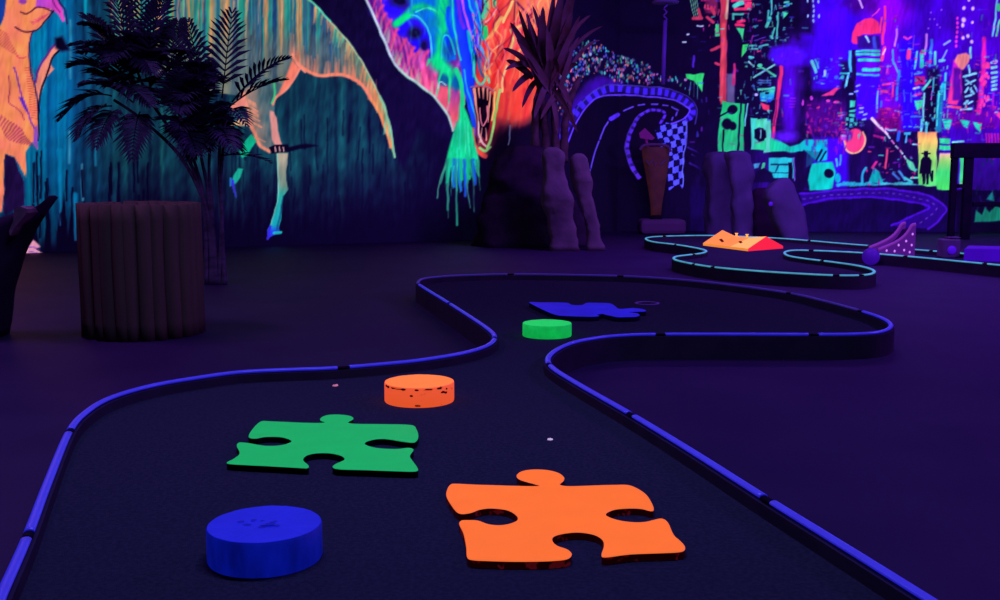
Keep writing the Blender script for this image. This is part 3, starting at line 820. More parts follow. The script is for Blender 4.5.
    for q, w in (([(734, 6), (742, 3)], 4), ([(733, 14), (743, 14)], 2), ([(733, 14), (733, 19)], 2.4), ([(749, 46), (757, 46)], 1.6), ([(752, 49), (758, 49)], 1.6), ([(760, 46.5), (768, 45)], 1.6), ([(749, 57), (754, 57)], 1.4), ([(768, 11), (768, 20)], 2), ([(770, 18), (767, 26)], 3.4), ([(775, 28), (772, 38)], 1.8), ([(771, 36), (773, 38)], 2), ([(778, 12), (777, 38)], 1.6), ([(772, -6), (771, 15)], 1.4), ([(784, 2), (788, 2)], 2.2), ([(784, 6), (788, 5)], 2)):
        p.stroke(q, w, (70, 205, 170), feather=1)
    p.poly([(736, 28), (744, 28), (743, 42), (741, 35)], (60, 225, 130))
    p.poly([(742, 45), (748, 44.5), (746, 52), (741.5, 57)], (50, 225, 90))
    p.poly([(782, 11), (788, 13), (783, 19)], (60, 230, 150))
    p.stroke([(751.5, 42), (752, 36), (758, 35)], 1, (70, 60, 160))
    p.stroke([(755, 40), (765, 38)], 1, (90, 50, 190))
    # X sign, painted lantern and banners
    p.stroke([(754, 77.5), (774, 65)], 1.8, (120, 215, 190))
    p.stroke([(759, 66), (775, 76)], 2, (70, 220, 150))
    p.blob(760, 65, 2.4, 2, (70, 225, 150))
    p.stroke([(749, 61), (754, 66)], 1.6, (150, 210, 200))
    for c in (80.5, 83): p.stroke([(759, c), (771, c - .6)], 1.4, (50, 110, 160))
    p.stroke([(758, 90), (774, 88)], 2.2, (70, 220, 170))
    p.poly([(760, 93), (775, 88), (774, 98), (770, 102), (760, 101)], lambda a, c: ramp([(90, (70, 226, 150)), (97, (20, 150, 220)), (102, (40, 40, 230))], c))
    R(765, 92, 769, 94, (16, 12, 50))
    p.blob(756, 95, 1.8, 1.4, (190, 190, 240))
    p.poly([(760, 102), (769, 105), (769, 112), (763, 109)], (236, 50, 90), feather=1.2)
    p.curve([(781, 67), (780, 82), (777, 104), (774, 126), (772, 148)], 4, (236, 48, 104), feather=1.4, w1=3)
    p.curve([(777, 100), (774, 126)], 1.4, (110, 20, 90))
    # turquoise panels in the lower left
    R(751, 118, 758, 150, (60, 215, 170), feather=1)
    R(756, 119, 767, 128, (70, 225, 150), feather=1)
    R(764, 120, 771, 152, (90, 220, 170), feather=1)
    p.poly([(754, 129), (759, 127), (766, 130), (766, 138), (760, 142), (754, 138)], (16, 12, 46))
    p.stroke([(761, 130), (760, 138)], 1.2, (120, 220, 200))
    p.poly([(754, 142), (766, 141), (766, 150), (755, 150)], (40, 215, 130))
    p.poly([(770, 138), (778, 140), (790, 146), (800, 144), (806, 139), (828, 140), (827, 160), (818, 162), (804, 150), (802, 152), (770, 152)], lambda a, c: mixc((20, 215, 130), (0, 190, 196), (a - 772) / 45), feather=1.4)
    p.blob(786, 136, 12, 5, (90, 20, 220), soft=1)
    R(769, 158, 793, 178, (30, 200, 186), feather=1)
    R(771, 164, 788, 165.6, (14, 60, 90)); R(771, 172, 788, 173, (14, 60, 90))
    p.stroke([(778, 166), (776, 171)], 1.4, (14, 70, 96))
    R(788, 163, 792, 178, (14, 20, 50))
    p.stroke([(794, 158), (794, 180)], 1.2, (110, 90, 190))
    R(797, 152, 804, 190, (26, 8, 64), feather=1)
    p.poly([(753, 164), (760, 163), (758, 168), (754, 169)], (60, 150, 180))
    p.stroke([(764, 164), (762, 172)], 3, (60, 220, 130))
    p.poly([(752, 182), (756, 172), (764, 168), (772, 172), (776, 182)], (26, 14, 66))
    p.poly([(806, 150), (806, 168), (811, 164), (822, 152)], (10, 90, 110), alpha=.6)
    p.poly([(812, 163), (832, 162), (836, 172), (832, 190), (810, 190), (808, 180)], (0, 212, 170), feather=1.4)
    p.blob(829, 173.5, 5, 4.6, (18, 12, 54), soft=.25)
    p.stroke([(822, 150), (816, 160)], 2, (16, 14, 60)); p.stroke([(826, 152), (820, 161)], 1.6, (16, 14, 60))
    p.blob(838, 178, 3, 5, (0, 180, 190)); p.stroke([(841, 156), (840, 165)], 1.8, (60, 190, 210)); p.stroke([(836, 160), (837, 166)], 2, (60, 190, 210))
    # mushroom dome on its blue tower
    p.poly([(851, 41), (852, 32), (857, 23), (864, 18.5), (872, 18), (879, 22), (882, 33), (870, 35), (862, 35), (858, 44), (853, 43)], (255, 46, 112), feather=1.2)
    R(857, 36, 880, 48, (40, 10, 120), feather=1.5, alpha=.9)
    p.stroke([(866, 37), (869, 42)], 1.8, (170, 220, 240)); p.stroke([(874, 38), (875, 48)], 3.4, (60, 80, 210), feather=1.5)
    p.stroke([(885, 7), (885, 24), (882, 44)], 2.6, (255, 50, 130), feather=1.1)
    p.stroke([(881.5, 17), (881, 30)], 1.8, (255, 60, 130)); p.stroke([(873, 16), (879, 9)], 1.4, (240, 60, 170))
    p.stroke([(858, -2), (863, 8)], 1.6, (220, 170, 250))
    for c, a0, w in ((51, 857, 2.2), (54.5, 855, 2.6), (60.5, 859, 3), (69.5, 863, 3), (74, 855, 2.2)):
        p.stroke([(a0, c), (879, c - .2 if c < 70 else c + 1)], w, (50, 226, 170) if c < 70 else (60, 190, 240), feather=1)
    R(849, 50, 852, 72, (70, 200, 230), feather=1.4); R(852, 49, 856, 80, (30, 8, 80), feather=1)
    p.stroke([(884, 48), (882, 60)], 3.4, (255, 70, 140)); p.stroke([(885, 49), (883, 54)], 1.4, (240, 220, 250))
    p.stroke([(840, 73), (848, 73)], 2, (40, 200, 190)); p.stroke([(848, 73), (846, 86)], 2.2, (100, 225, 210))
    p.blob(842, 77, 2, 2, (40, 200, 170)); p.blob(836, 77, 2, 1.8, (60, 110, 250))
    p.stroke([(812, 62), (816, 72)], 3, (90, 210, 190)); p.stroke([(815, 60), (818, 68)], 1.6, (60, 190, 190)); p.stroke([(825, 71), (825, 75)], 2.4, (170, 220, 250))
    p.poly([(821, 96), (828, 92), (836, 88), (841, 88), (833, 95)], (255, 60, 130), feather=1.4)
    p.blob(836, 102, 3, 1.6, (250, 60, 160)); p.blob(828, 100, 2, 1.4, (240, 70, 180)); p.blob(811, 98, 1.6, 2, (220, 60, 210)); p.blob(803, 103, 1, 3, (220, 60, 210))
    # lit windows in a green column
    R(846, 92, 856, 128, (20, 6, 76), feather=2)
    for a, c, w, h in ((852, 104, 5, 7), (852, 111, 6, 2), (852, 115, 6, 3), (847, 119, 3, 3), (852, 120, 4, 4), (846, 124, 2, 2), (851, 125, 3, 2.4), (856, 125, 2, 2)):
        R(a - w / 2, c - h / 2, a + w / 2, c + h / 2, (60, 220, 170), feather=1)
    for a, c in ((858, 85.5), (856, 91), (851, 94), (861, 108), (861, 112), (865, 114), (864, 119)): p.stroke([(a - 1.4, c), (a + 1.4, c - .6)], 1.6, (150, 190, 255))
    # crescent
    p.blob(855, 141, 10.5, 12, (255, 60, 116), soft=.16)
    p.curve([(844, 140), (846, 149), (853, 153.5), (861, 150), (865.5, 140), (863, 132)], 1.8, (255, 190, 130))
    p.blob(848, 135, 4.6, 5, (110, 20, 150), soft=.6); p.blob(843, 137, 3, 3, (190, 60, 200), soft=.7)
    # diagonal light path
    p.stroke([(872, 118.5), (887, 134)], 2.6, (236, 214, 220))
    for k in range(6): p.stroke([(888 + k * 4, 135.5 + k * 5.2), (890 + k * 4, 138 + k * 5.2)], 1.8, (190, 220, 220) if k != 1 else (240, 120, 200))
    p.poly([(906, 158), (913, 162), (916, 172), (910, 170)], (90, 220, 150)); p.stroke([(911, 178), (918, 177)], 2, (90, 220, 170))
    # centre right: spires, boxes
    for q, w, c in (([(897, 30), (895, 46)], 2, (200, 120, 240)), ([(893, 50), (893, 64)], 1.6, (70, 200, 230)), ([(904, 37), (908, 39), (911, 37)], 2, (236, 60, 170)), ([(909, 51), (908, 58)], 4.4, (246, 60, 130)), ([(917, 52), (915, 68)], 2, (90, 225, 210)), ([(927, 35), (925, 54)], 2.4, (200, 120, 220)), ([(932, 40), (930, 66)], 2.6, (50, 120, 230)), ([(935.5, 52), (935, 64)], 2.4, (90, 230, 190)), ([(922, 54), (922, 66)], 4, (40, 220, 190)), ([(914, 36), (913, 50)], 1, (120, 60, 200)),
                    ([(947, 50), (944, 56), (942, 60)], 1.6, (130, 170, 255)), ([(944, 44), (950, 41)], 2, (150, 180, 255)), ([(940, 61), (944, 60)], 3, (110, 215, 240)), ([(892, 60), (899, 74)], 1.6, (70, 190, 240)), ([(899, 70), (896, 100)], 2.4, (40, 140, 250)), ([(888, 66), (887, 74)], 1.6, (220, 60, 200)), ([(883, 85), (893, 83)], 2.2, (250, 60, 140)), ([(882, 92), (887, 92)], 2.6, (236, 50, 140)), ([(893, 84), (892, 96)], 2, (236, 50, 140)), ([(878, 92), (877, 112)], 1.8, (110, 190, 255)), ([(882, 101), (881, 108)], 1.6, (50, 130, 255)), ([(915, 74), (922, 72)], 2, (70, 150, 220)), ([(914, 88.5), (919, 88)], 2, (190, 220, 240)), ([(923, 90), (930, 80)], 2.4, (80, 230, 180)), ([(934, 78), (933, 92)], 2, (60, 190, 210)), ([(946, 73), (944, 100)], 2.2, (70, 210, 220)), ([(943, 84), (942, 92)], 3, (30, 190, 200)), ([(940, 96), (938, 130)], 6, (20, 120, 160)), ([(939, 92), (936, 126)], 1.6, (60, 220, 190)), ([(924, 94), (923, 120)], 1.8, (130, 225, 220)), ([(912, 117), (922, 117)], 1.8, (60, 130, 200)), ([(932, 92), (931, 100)], 1.4, (200, 90, 220)), ([(911, 93), (911, 102)], 1.2, (70, 110, 250)), ([(904, 90), (904, 102)], 1.2, (60, 100, 250))):
        p.stroke(q, w, c, feather=1)
    R(915, 76, 925, 85, (190, 26, 110), feather=1.4); p.stroke([(918, 78), (922, 82)], 1.6, (90, 10, 60)); p.stroke([(915, 95), (921, 94)], 2, (220, 40, 120))
    p.poly([(914, 100), (923, 99.5), (922, 108), (917, 110)], (40, 232, 150))
    # pink towers
    p.poly([(953, 60), (950, 84), (947, 104), (957, 105), (962, 90), (962, 68)], lambda a, c: mixc((216, 30, 190), (255, 60, 130), (c - 64) / 40), feather=2)
    R(953, 68, 961, 100, (90, 10, 150), feather=2.4); p.stroke([(948, 107), (960, 108)], 2.8, (252, 70, 110))
    p.poly([(954, 62), (957, 55), (966, 53), (971, 56), (969, 63), (963, 70), (958, 67)], (248, 140, 130), feather=1.6)
    R(962, 70, 976, 112, (40, 8, 96), feather=2.5)
    # rows of unreadable strokes down the dark sign
    for q, w in (([(964, 76), (976, 73)], 2.4), ([(969, 66), (970, 72)], 2), ([(966, 84), (975, 80)], 2), ([(967, 80), (971, 84)], 1.6), ([(965, 92), (968, 88)], 2.6), ([(970, 90), (974, 94)], 1.8), ([(974, 86), (977, 92)], 1.6), ([(965, 97), (972, 95)], 2), ([(971, 88), (971, 93)], 1.4), ([(964, 104), (968, 101)], 2.6), ([(968, 104), (973, 101)], 1.8), ([(961, 110), (972, 109)], 2.2), ([(970, 48), (971, 58)], 2.2), ([(966, 101), (965, 108)], 1.4)):
        p.stroke(q, w, (130, 220, 226), feather=.9)
    p.curve([(984, 38), (984, 60), (982, 84), (979, 112)], 4, (232, 30, 160), feather=2, w1=5)
    for k in range(22): p.blob(RN.uniform(980, 990), RN.uniform(64, 106), 1.6, 2.2, (250, 60, 150), soft=.6)
    for c in (62, 67, 72, 77, 81, 85, 89): p.stroke([(992, c + 1), (996, c)], 2.6, (130, 225, 215))
    p.stroke([(998, -4), (995, 20), (993, 36)], 1.8, (110, 200, 230)); p.stroke([(999, 20), (997, 36)], 2, (90, 220, 150)); p.blob(999, 7, 2, 4, (60, 220, 130))
    for k in range(7): p.blob(957.6 - k * .2, 18 + k * 4.7, 1.3, 1.7, (246, 50, 190), soft=.7)
    for a, c, r in ((964, 8.5, 1.6), (973, 8, 1.6), (964, 20, 2), (963, 25, 1.8), (972, 22.5, 1.2), (968, 36, 1.6), (963, 37.5, 1.5), (971, 42, 1.6), (969, 0, 1.2), (995, 62, 2)):
        p.blob(a, c, r, r * 1.2, (232, 190, 240), soft=.7)
    for a, c in ((931, 12), (930, 19), (935, 19), (937, 24), (940, 27), (942, 10), (929, 29)): p.blob(a, c, .9, 1, (150, 70, 230), soft=.8)
    R(993, 93, 994, 110, (220, 30, 200), feather=3)
    p.poly([(994, 113), (1003, 112), (1002, 120)], (255, 60, 150), feather=1.5)
    for k in range(6): p.stroke([(986 + k * 3, 134), (987 + k * 3, 148)], 1.6, (220, 30, 140), feather=1.4, alpha=.8)
    # awnings and lit doors
    for q in ([(942, 119), (952, 120), (949, 130), (945, 129)], [(960, 120), (970, 121), (968, 129), (964, 126)], [(973, 122), (982, 123), (980, 133), (976, 128)]):
        p.poly(q, (40, 232, 176), feather=1)
    R(918, 132, 937, 186, lambda a, c: ramp([(132, (244, 150, 90)), (140, (250, 200, 90)), (158, (150, 232, 96)), (186, (90, 232, 110))], c), feather=1)
    p.poly([(940, 153), (954, 153), (952, 190), (936, 192), (936, 176)], lambda a, c: ramp([(153, (246, 186, 150)), (160, (160, 224, 100)), (172, (60, 220, 100)), (190, (70, 225, 90))], c), feather=1)
    for c in (141, 147.5): R(939, c - 2.4, 950, c + 2.4, (50, 226, 140), feather=1)
    p.stroke([(953, 150), (953, 142), (963, 141.5)], 2, (110, 225, 200)); R(960, 154, 965, 182, (60, 215, 120), feather=1.2); R(960, 182, 964, 188, (110, 220, 140))
    R(904, 132, 911, 134.6, (60, 200, 220)); p.stroke([(907, 134), (906, 142)], 1.6, (60, 190, 220)); p.stroke([(886, 129), (896, 130)], 1.8, (110, 215, 240)); p.stroke([(899, 132), (898, 140)], 3.2, (40, 110, 240)); p.stroke([(913, 144), (917, 144)], 1.6, (140, 230, 220))
    for q in ([(922, 120), (921, 131)], [(926, 122), (926, 132)]): p.stroke(q, 2.4, (90, 225, 220))
    # man in a hat, seen from behind, before the lit door
    K = (18, 12, 40)
    p.blob(926, 154.5, 2.3, 2.8, K, soft=.2)
    p.stroke([(921.8, 153), (930, 153)], 1.4, K)
    R(924, 150.6, 928, 153, K)
    p.poly([(920.5, 160), (923, 156.5), (929, 156.5), (931.5, 160), (931.5, 172), (933, 180), (931.5, 181), (929.6, 173), (928.5, 184), (926.6, 184), (926.4, 173), (925, 184), (922.8, 184), (922, 173), (919.5, 173)], K)
    p.stroke([(933, 171), (932.4, 181)], 2, K)
    # small shapes low on the mural
    for q, c in (([(876, 162), (872, 168), (877, 172)], (230, 40, 130)), ([(887, 150), (885, 168)], (244, 70, 110)), ([(874, 136), (884, 138)], (160, 20, 110)), ([(893, 174), (899, 180)], (60, 130, 200)), ([(899, 171), (905, 180)], (60, 160, 200)), ([(905, 178), (912, 182)], (60, 200, 180))):
        p.stroke(q, 2.4, c, feather=1.4)
    p.poly([(868, 183), (873, 168), (879, 172), (883, 183)], (0, 176, 160), feather=1.4)
    p.curve([(866, 168), (862, 176), (862, 184)], 2.6, (30, 170, 190))
    for a in np.arange(838, 920, 3.2): p.blob(a, 184.5 + RN.uniform(-1, 1.2), 2.2, 1.4 + RN.random(), (30, 190, 190) if a < 880 else (60, 210, 190), soft=.6, alpha=.85)
    # facades packed with small lit signs
    TE = [(60, 210, 180), (40, 160, 170), (90, 220, 150), (30, 120, 150)]; MG = [(230, 40, 120), (170, 20, 130), (250, 70, 110), (120, 20, 160)]; BL = [(50, 80, 250), (80, 170, 240), (90, 40, 220)]
    for x0, y0, x1, y1, pal, cnt in ((766, -20, 792, 40, TE, 46), (700, -20, 722, 40, MG + TE[:1], 34), (744, -10, 762, 66, MG + TE, 44), (738, 40, 776, 100, TE, 36), (750, 84, 774, 130, TE, 26), (878, 66, 902, 112, MG + BL, 40), (914, 48, 932, 128, TE + MG[:1], 60), (932, 64, 948, 132, TE, 50), (950, 106, 1004, 130, MG + TE[:2], 44), (838, 110, 862, 136, BL + TE, 30), (804, 102, 846, 136, MG, 40), (976, 54, 1004, 112, MG + BL, 40), (880, 108, 904, 132, MG, 26), (894, 40, 914, 128, BL, 34), (866, 136, 916, 184, MG + TE[:2], 40), (812, 58, 850, 90, BL + TE[:1], 26), (990, 130, 1100, 160, MG, 30)):
        for k in range(cnt):
            a, c = RN.uniform(x0, x1), RN.uniform(y0, y1)
            co = pal[RN.integers(len(pal))]
            h = RN.random() < .55
            L = RN.uniform(1, 4.5)
            p.stroke([(a, c), (a + (L if h else RN.uniform(-.8, .8)), c + (RN.uniform(-.5, .5) if h else L))], RN.uniform(.9, 1.9), co, feather=1, alpha=RN.uniform(.4, .95), w1=RN.uniform(.5, 1.5))
    # scattered signs and windows
    for k in range(420):
        a, c = RN.uniform(690, 1100), RN.uniform(-60, 150)
        if 812 < a < 850 and c < 60: continue
        if 900 < a < 960 and c < 34: continue
        pal = [(60, 190, 190), (90, 50, 220), (190, 30, 130), (60, 60, 240), (120, 30, 190), (40, 170, 150), (230, 60, 120)]
        co = pal[RN.integers(len(pal))]
        h = RN.random() < .5
        L = RN.uniform(1.2, 5)
        p.stroke([(a, c), (a + (L if h else RN.uniform(-.6, .6)), c + (0 if h else L))], RN.uniform(.8, 1.7), co, feather=1.2, alpha=RN.uniform(.2, .65))
    for k in range(60):
        a, c = RN.uniform(806, 848), RN.uniform(112, 150)
        p.stroke([(a, c), (a, c + RN.uniform(2, 6))], 1.4, [(170, 20, 110), (90, 10, 160)][k % 2], feather=1, alpha=.6)
    for i in range(3):
        for j in range(5):
            if RN.random() < .75: p.blob(808 + i * 5.4, 1 + j * 5, .9, 1.8, (150, 190, 240), soft=.7)
    for c in range(98, 110, 3): p.stroke([(790, c), (795, c)], 1, (150, 30, 190), alpha=.8)
    # painted road below
    lowtop = lambda a: 190.0
    p.poly([(690, 187), (750, 188), (800, 192), (840, 188), (880, 185.5), (922, 185), (948, 192), (957, 206), (958, 260), (690, 260)], (24, 4, 74), feather=1.5)
    p.poly([(957, 222), (1140, 216), (1140, 270), (957, 270)], (16, 6, 46), feather=3)
    road = [(800, 194), (840, 190), (880, 189), (915, 192), (935, 199), (946, 209), (940, 219), (928, 229)]
    p.poly([(800, 194), (840, 190), (880, 189), (915, 192), (935, 199), (946, 209), (940, 219), (928, 229), (893, 226), (908, 217), (928, 210), (924, 205), (900, 200), (860, 197), (802, 205)], (38, 4, 118), feather=1.5)
    p.curve(road, 1.9, (74, 14, 190), feather=1.3)
    p.curve([(802, 205), (830, 199), (860, 197), (900, 200), (922, 204), (930, 208), (918, 214), (904, 219), (892, 226)], 1.9, (70, 10, 190), feather=1.3)
    q = resample(catmull([(a, c, 0) for a, c in [(803, 199), (840, 194.5), (880, 193), (910, 196), (930, 202), (937, 209), (928, 218), (916, 226)]], n=10), 3.4)
    for i in range(0, len(q) - 1, 2): p.stroke([(q[i].x, q[i].y), (q[i + 1].x * .6 + q[i].x * .4, q[i + 1].y * .6 + q[i].y * .4)], 1, (110, 60, 180), alpha=.8)
    # dim stretch seen through the black frame
    for k in range(60):
        a, c = RN.uniform(976, 1060), RN.uniform(150, 214)
        p.stroke([(a, c), (a + RN.uniform(-1, 2), c + RN.uniform(2, 7))], 2, [(10, 90, 90), (44, 20, 120), (14, 60, 80)][k % 3], feather=1.3, alpha=.8)
    p.poly([(972, 150), (1140, 150), (1140, 206), (972, 206)], (26, 8, 80), feather=2, alpha=.55)
    p.poly([(986, 200), (992, 190), (994, 202)], (16, 110, 104), feather=1.4)
    p.poly([(974, 222), (976, 210), (982, 214), (984, 207), (990, 212), (996, 206), (1010, 212), (1100, 206), (1100, 218)], (14, 130, 96), feather=2)
    return p.c


def paint_back(x, y):
    p = Paint(x, y, (20, 8, 48))
    p.c = paint_track(x, y)
    return city(p, x, y)


def painted_wall(name, A, B, wob, brush, H, step, painter):
    """a vertical wall from ground point A to B; the painting covers the whole wall face"""
    A = Vector(A); B = Vector(B)
    L = (B - A).length
    nu = int(L / step); nv = int(H / step)
    u = np.linspace(0, 1, nu + 1); v = np.linspace(0, 1, nv + 1)
    U, V = np.meshgrid(u, v)
    X = A.x + (B.x - A.x) * U; Y = A.y + (B.y - A.y) * U; Z = V * H
    co = np.stack([X.ravel(), Y.ravel(), Z.ravel()], 1)
    d = co - np.array(CAM)
    df = d @ np.array(FW); du = d @ np.array(UP)
    df = np.maximum(df, 0.5)
    px = 500 + F * d[:, 0] / df; py = 300 - F * du / df
    wx = px + wob * ((vnoise2(px / 5, py / 5, 71) - .5) * .9 + (vnoise2(px / 9, py / 9, 73) - .5) * 2)
    wy = py + wob * ((vnoise2(px / 5, py / 5, 77) - .5) * .9 + (vnoise2(px / 9, py / 9, 79) - .5) * 2)
    c = painter(wx, wy)
    c = c * (1 + brush * (vnoise2((px + py * .13) / 1.7, (py - px * .2) / 8.0, 83) + vnoise2((px + py * .3) / 7, (py + px * .2) / 9.0, 85) - 1))[:, None]
    c = np.clip(c, 0, 255) / 255.0
    l = np.where(c <= 0.04045, c / 12.92, ((c + 0.055) / 1.055) ** 2.4)
    glow = np.clip((l.max(1) - 0.035) / 0.12, 0, 1)
    rgba = np.concatenate([l, glow[:, None]], 1).astype(np.float32)
    i = (np.arange(nv)[:, None] * (nu + 1) + np.arange(nu)[None, :]).ravel()
    faces = np.stack([i, i + 1, i + nu + 2, i + nu + 1], 1).astype(np.int32)
    me = bpy.data.meshes.new(name)
    me.vertices.add(len(co)); me.vertices.foreach_set('co', co.ravel().astype(np.float32))
    me.loops.add(faces.size); me.loops.foreach_set('vertex_index', faces.ravel())
    me.polygons.add(len(faces)); me.polygons.foreach_set('loop_start', np.arange(len(faces), dtype=np.int32) * 4)
    me.polygons.foreach_set('loop_total', np.full(len(faces), 4, np.int32))
    me.update(calc_edges=True)
    at_ = me.color_attributes.new('paint', 'FLOAT_COLOR', 'POINT')
    at_.data.foreach_set('color', rgba.ravel())
    me.materials.append(M['mural'])
    o = link(bpy.data.objects.new(name, me))
    o['kind'] = 'structure'
    return o


# ------------------------------------------------------------------ room shell
cosp = math.cos(PITCH)
def ground(px, Y): return Vector(((px - 500) * Y * cosp / F, Y, 0))
HALL_H = 5.9
P_LEFT = ground(-120, 17.9)
P_MID = ground(556, 23.2)
P_COR = ground(618, 25.6)
P_RGT = ground(1120, 25.2)


def plain_wall(name, A, B, mat, h=HALL_H, t=0.12):
    bm = bmesh.new()
    A = Vector(A); B = Vector(B)
    d = (B - A).normalized(); n = Vector((d.y, -d.x, 0)) * t
    for z in (0, h):
        for q in (A, B, B + n, A + n):
            bm.verts.new((q.x, q.y, z))
    bm.verts.ensure_lookup_table()
    for f in ((0, 1, 2, 3), (4, 5, 6, 7), (0, 1, 5, 4), (1, 2, 6, 5), (2, 3, 7, 6), (3, 0, 4, 7)):
        bm.faces.new([bm.verts[i] for i in f])
    o = build(name, bm, mat)
    o['kind'] = 'structure'
    return o


painted_wall('wall_left', P_LEFT, P_MID, .5, .14, HALL_H, 0.021, paint_left)
painted_wall('wall_corner', P_MID, P_COR, .35, .2, HALL_H, 0.024, paint_track)
painted_wall('wall_back', P_COR, P_RGT, .7, .2, HALL_H, 0.021, paint_back)
WL = P_LEFT.x
plain_wall('wall_side', (WL, -6, 0), (WL, P_LEFT.y, 0), M['blackwall'], t=-0.12)
plain_wall('wall_right', (P_RGT.x, -6, 0), (P_RGT.x, P_RGT.y, 0), M['blackwall'])
plain_wall('wall_front', (WL, -6, 0), (P_RGT.x, -6, 0), M['blackwall'])
bm = bmesh.new()
box(bm, ((WL + P_RGT.x) / 2, 9.5, -0.05), (P_RGT.x - WL + 1, 32, 0.1))
o = build('floor', bm, M['floor']); o['kind'] = 'structure'
bm = bmesh.new()
box(bm, ((WL + P_RGT.x) / 2, 9.5, HALL_H + 0.05), (P_RGT.x - WL + 1, 32, 0.1))
o = build('ceiling', bm, M['ceiling']); o['kind'] = 'structure'


# ------------------------------------------------------------------ golf courses
def loop_from(pxs, z, extra=None):
    pts = [at(a, c, z) for a, c in pxs]
    if extra: pts += [Vector((a, c, z)) for a, c in extra]
    return pts


def course(name, ctrl, z_rim, z_carpet, joints, mat_of, label, base, r=0.02, n=8, gap=0.045):
    root = empty(name, base)
    tag(root, label, 'golf course')
    off = Vector(base)
    path = resample(catmull([p - off for p in ctrl], closed=True, n=n), 0.04, closed=True)
    N = len(path)
    # orientation: make the loop counter-clockwise so that the inside is on the left
    area = sum(path[i].x * path[(i + 1) % N].y - path[(i + 1) % N].x * path[i].y for i in range(N))
    if area < 0: path.reverse()
    nrm = []
    for i in range(N):
        t = (path[(i + 1) % N] - path[i - 1]).normalized()
        nrm.append(Vector((-t.y, t.x, 0)))
    # carpet
    bm = bmesh.new()
    f = bm.faces.new([bm.verts.new((p.x, p.y, z_carpet)) for p in path])
    f.normal_update()
    bmesh.ops.triangulate(bm, faces=[f], ngon_method='EAR_CLIP')
    build('carpet', bm, M['carpet'], root)
    # curb wall
    bm = bmesh.new()
    prof = [(-0.028, 0.0), (-0.028, z_rim - 0.016), (0.028, z_rim - 0.016), (0.028, 0.0)]
    rings = [[bm.verts.new((path[i].x + nrm[i].x * a, path[i].y + nrm[i].y * a, c)) for a, c in prof] for i in range(N)]
    for i in range(N):
        for k in range(4):
            bm.faces.new((rings[i][k], rings[i][(k + 1) % 4], rings[(i + 1) % N][(k + 1) % 4], rings[(i + 1) % N][k]))
    build('curb', bm, M['curb'], root)
    # rail tubes between couplings
    cuts = sorted(set(min(range(N), key=lambda i: (path[i] + off - q).length) for q in joints))
    g = max(1, int(gap / 0.04 + .5))
    for a, c in zip(cuts, cuts[1:] + [cuts[0] + N]):
        idx = [(i % N) for i in range(a + g, c - g + 1)]
        if len(idx) < 2: continue
        pts = [Vector((path[i].x, path[i].y, z_rim)) for i in idx]
        mid = path[idx[len(idx) // 2]] + off
        bm = bmesh.new()
        tube(bm, pts, r, seg=12, flat=.55)
        build('rail', bm, mat_of(mid), root)
    for a in cuts:
        idx = [(a + k) % N for k in range(-g, g + 1)]
        bm = bmesh.new()
        tube(bm, [Vector((path[i].x, path[i].y, z_rim - .004)) for i in idx], r * 0.95, seg=12, flat=.55)
        build('joint', bm, M['joint'], root)
    return root


ZR, ZC = 0.20, 0.13
front_px = [(-40, 690), (0, 598), (27, 537), (48, 482), (69, 432), (85, 413), (110, 398), (150, 386), (195, 378), (240, 372), (290, 369.5), (330, 368), (375, 364.5), (420, 360), (465, 352.5), (488, 345), (494.5, 337), (487, 328), (460, 310), (440, 297.5), (423, 287), (418, 282.5), (425, 278.3), (450, 275.8), (480, 274.6), (512, 274), (565, 274.6), (625, 276), (665, 278.3), (700, 281.3), (745, 286.5), (790, 293), (825, 301), (860, 310.5), (882, 318), (891, 325.5), (881, 331.5), (855, 333.8), (815, 334.2), (740, 334), (660, 334), (625, 335), (600, 337.3), (575, 342), (557, 349.5), (548, 358.5), (553, 368), (580, 385), (630, 413.5), (690, 450), (765, 497.5), (850, 550), (930, 600), (1010, 650)]
front_ctrl = loop_from(front_px, ZR, [(1.5, 1.9), (1.75, 0.6), (1.4, -0.9), (0.1, -1.4), (-1.1, -1.0), (-1.55, 0.2), (-1.5, 1.3)])
front_joints = [at(a, c, ZR) for a, c in ((27, 537), (69, 432), (346, 367), (494, 338), (451, 303.5), (420, 284.5), (512, 274), (621, 276), (788, 293), (861, 311), (815, 334.2), (661, 334), (551, 365), (632, 415), (767, 499))]


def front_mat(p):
    # the far run of the rim gets a duller blue
    return M['rail_dull'] if p.y > 11.4 or (p.x > 1.0 and p.y > 9.7) else M['rail_blue']


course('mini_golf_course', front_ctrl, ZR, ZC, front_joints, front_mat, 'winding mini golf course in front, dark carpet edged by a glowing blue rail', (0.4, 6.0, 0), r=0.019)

ZR2, ZC2 = 0.17, 0.10
rear_px = [(1000, 265), (960, 261.2), (925, 257.8), (900, 255.6), (870, 253.2), (840, 251.5), (812, 250.4), (794, 250.2), (785, 252), (788, 255.5), (805, 258.5), (835, 262.2), (860, 266), (873, 270), (872, 273.5), (858, 275.2), (830, 275), (790, 273), (750, 270.3), (714, 267), (690, 263.2), (675, 259.5), (676, 256.5), (690, 254.6), (702, 253), (706, 250.8), (697, 248), (676, 244.5), (655, 242), (646.5, 239.5), (648, 237.5), (663, 236.2), (705, 235.4), (745, 236.4), (785, 238.6), (810, 240.6), (840, 243.2), (871, 245.7), (900, 248.2), (943, 251.7), (1000, 256.5)]
rear_ctrl = loop_from(rear_px, ZR2, [tuple(at(a, c, ZR2).xy) for a, c in ((1050, 261), (1090, 264.8), (1105, 270), (1090, 273.6), (1050, 269.7))])
rear_joints = [at(a, c, ZR2) for a, c in ((906, 256), (985, 263.6), (810, 250.4), (822, 260.7), (862, 275.2), (837, 275), (714, 267), (693, 254.2), (676, 244.5), (664, 236.2), (809, 240.5), (870, 245.6), (930, 250.8), (698, 263.9))]
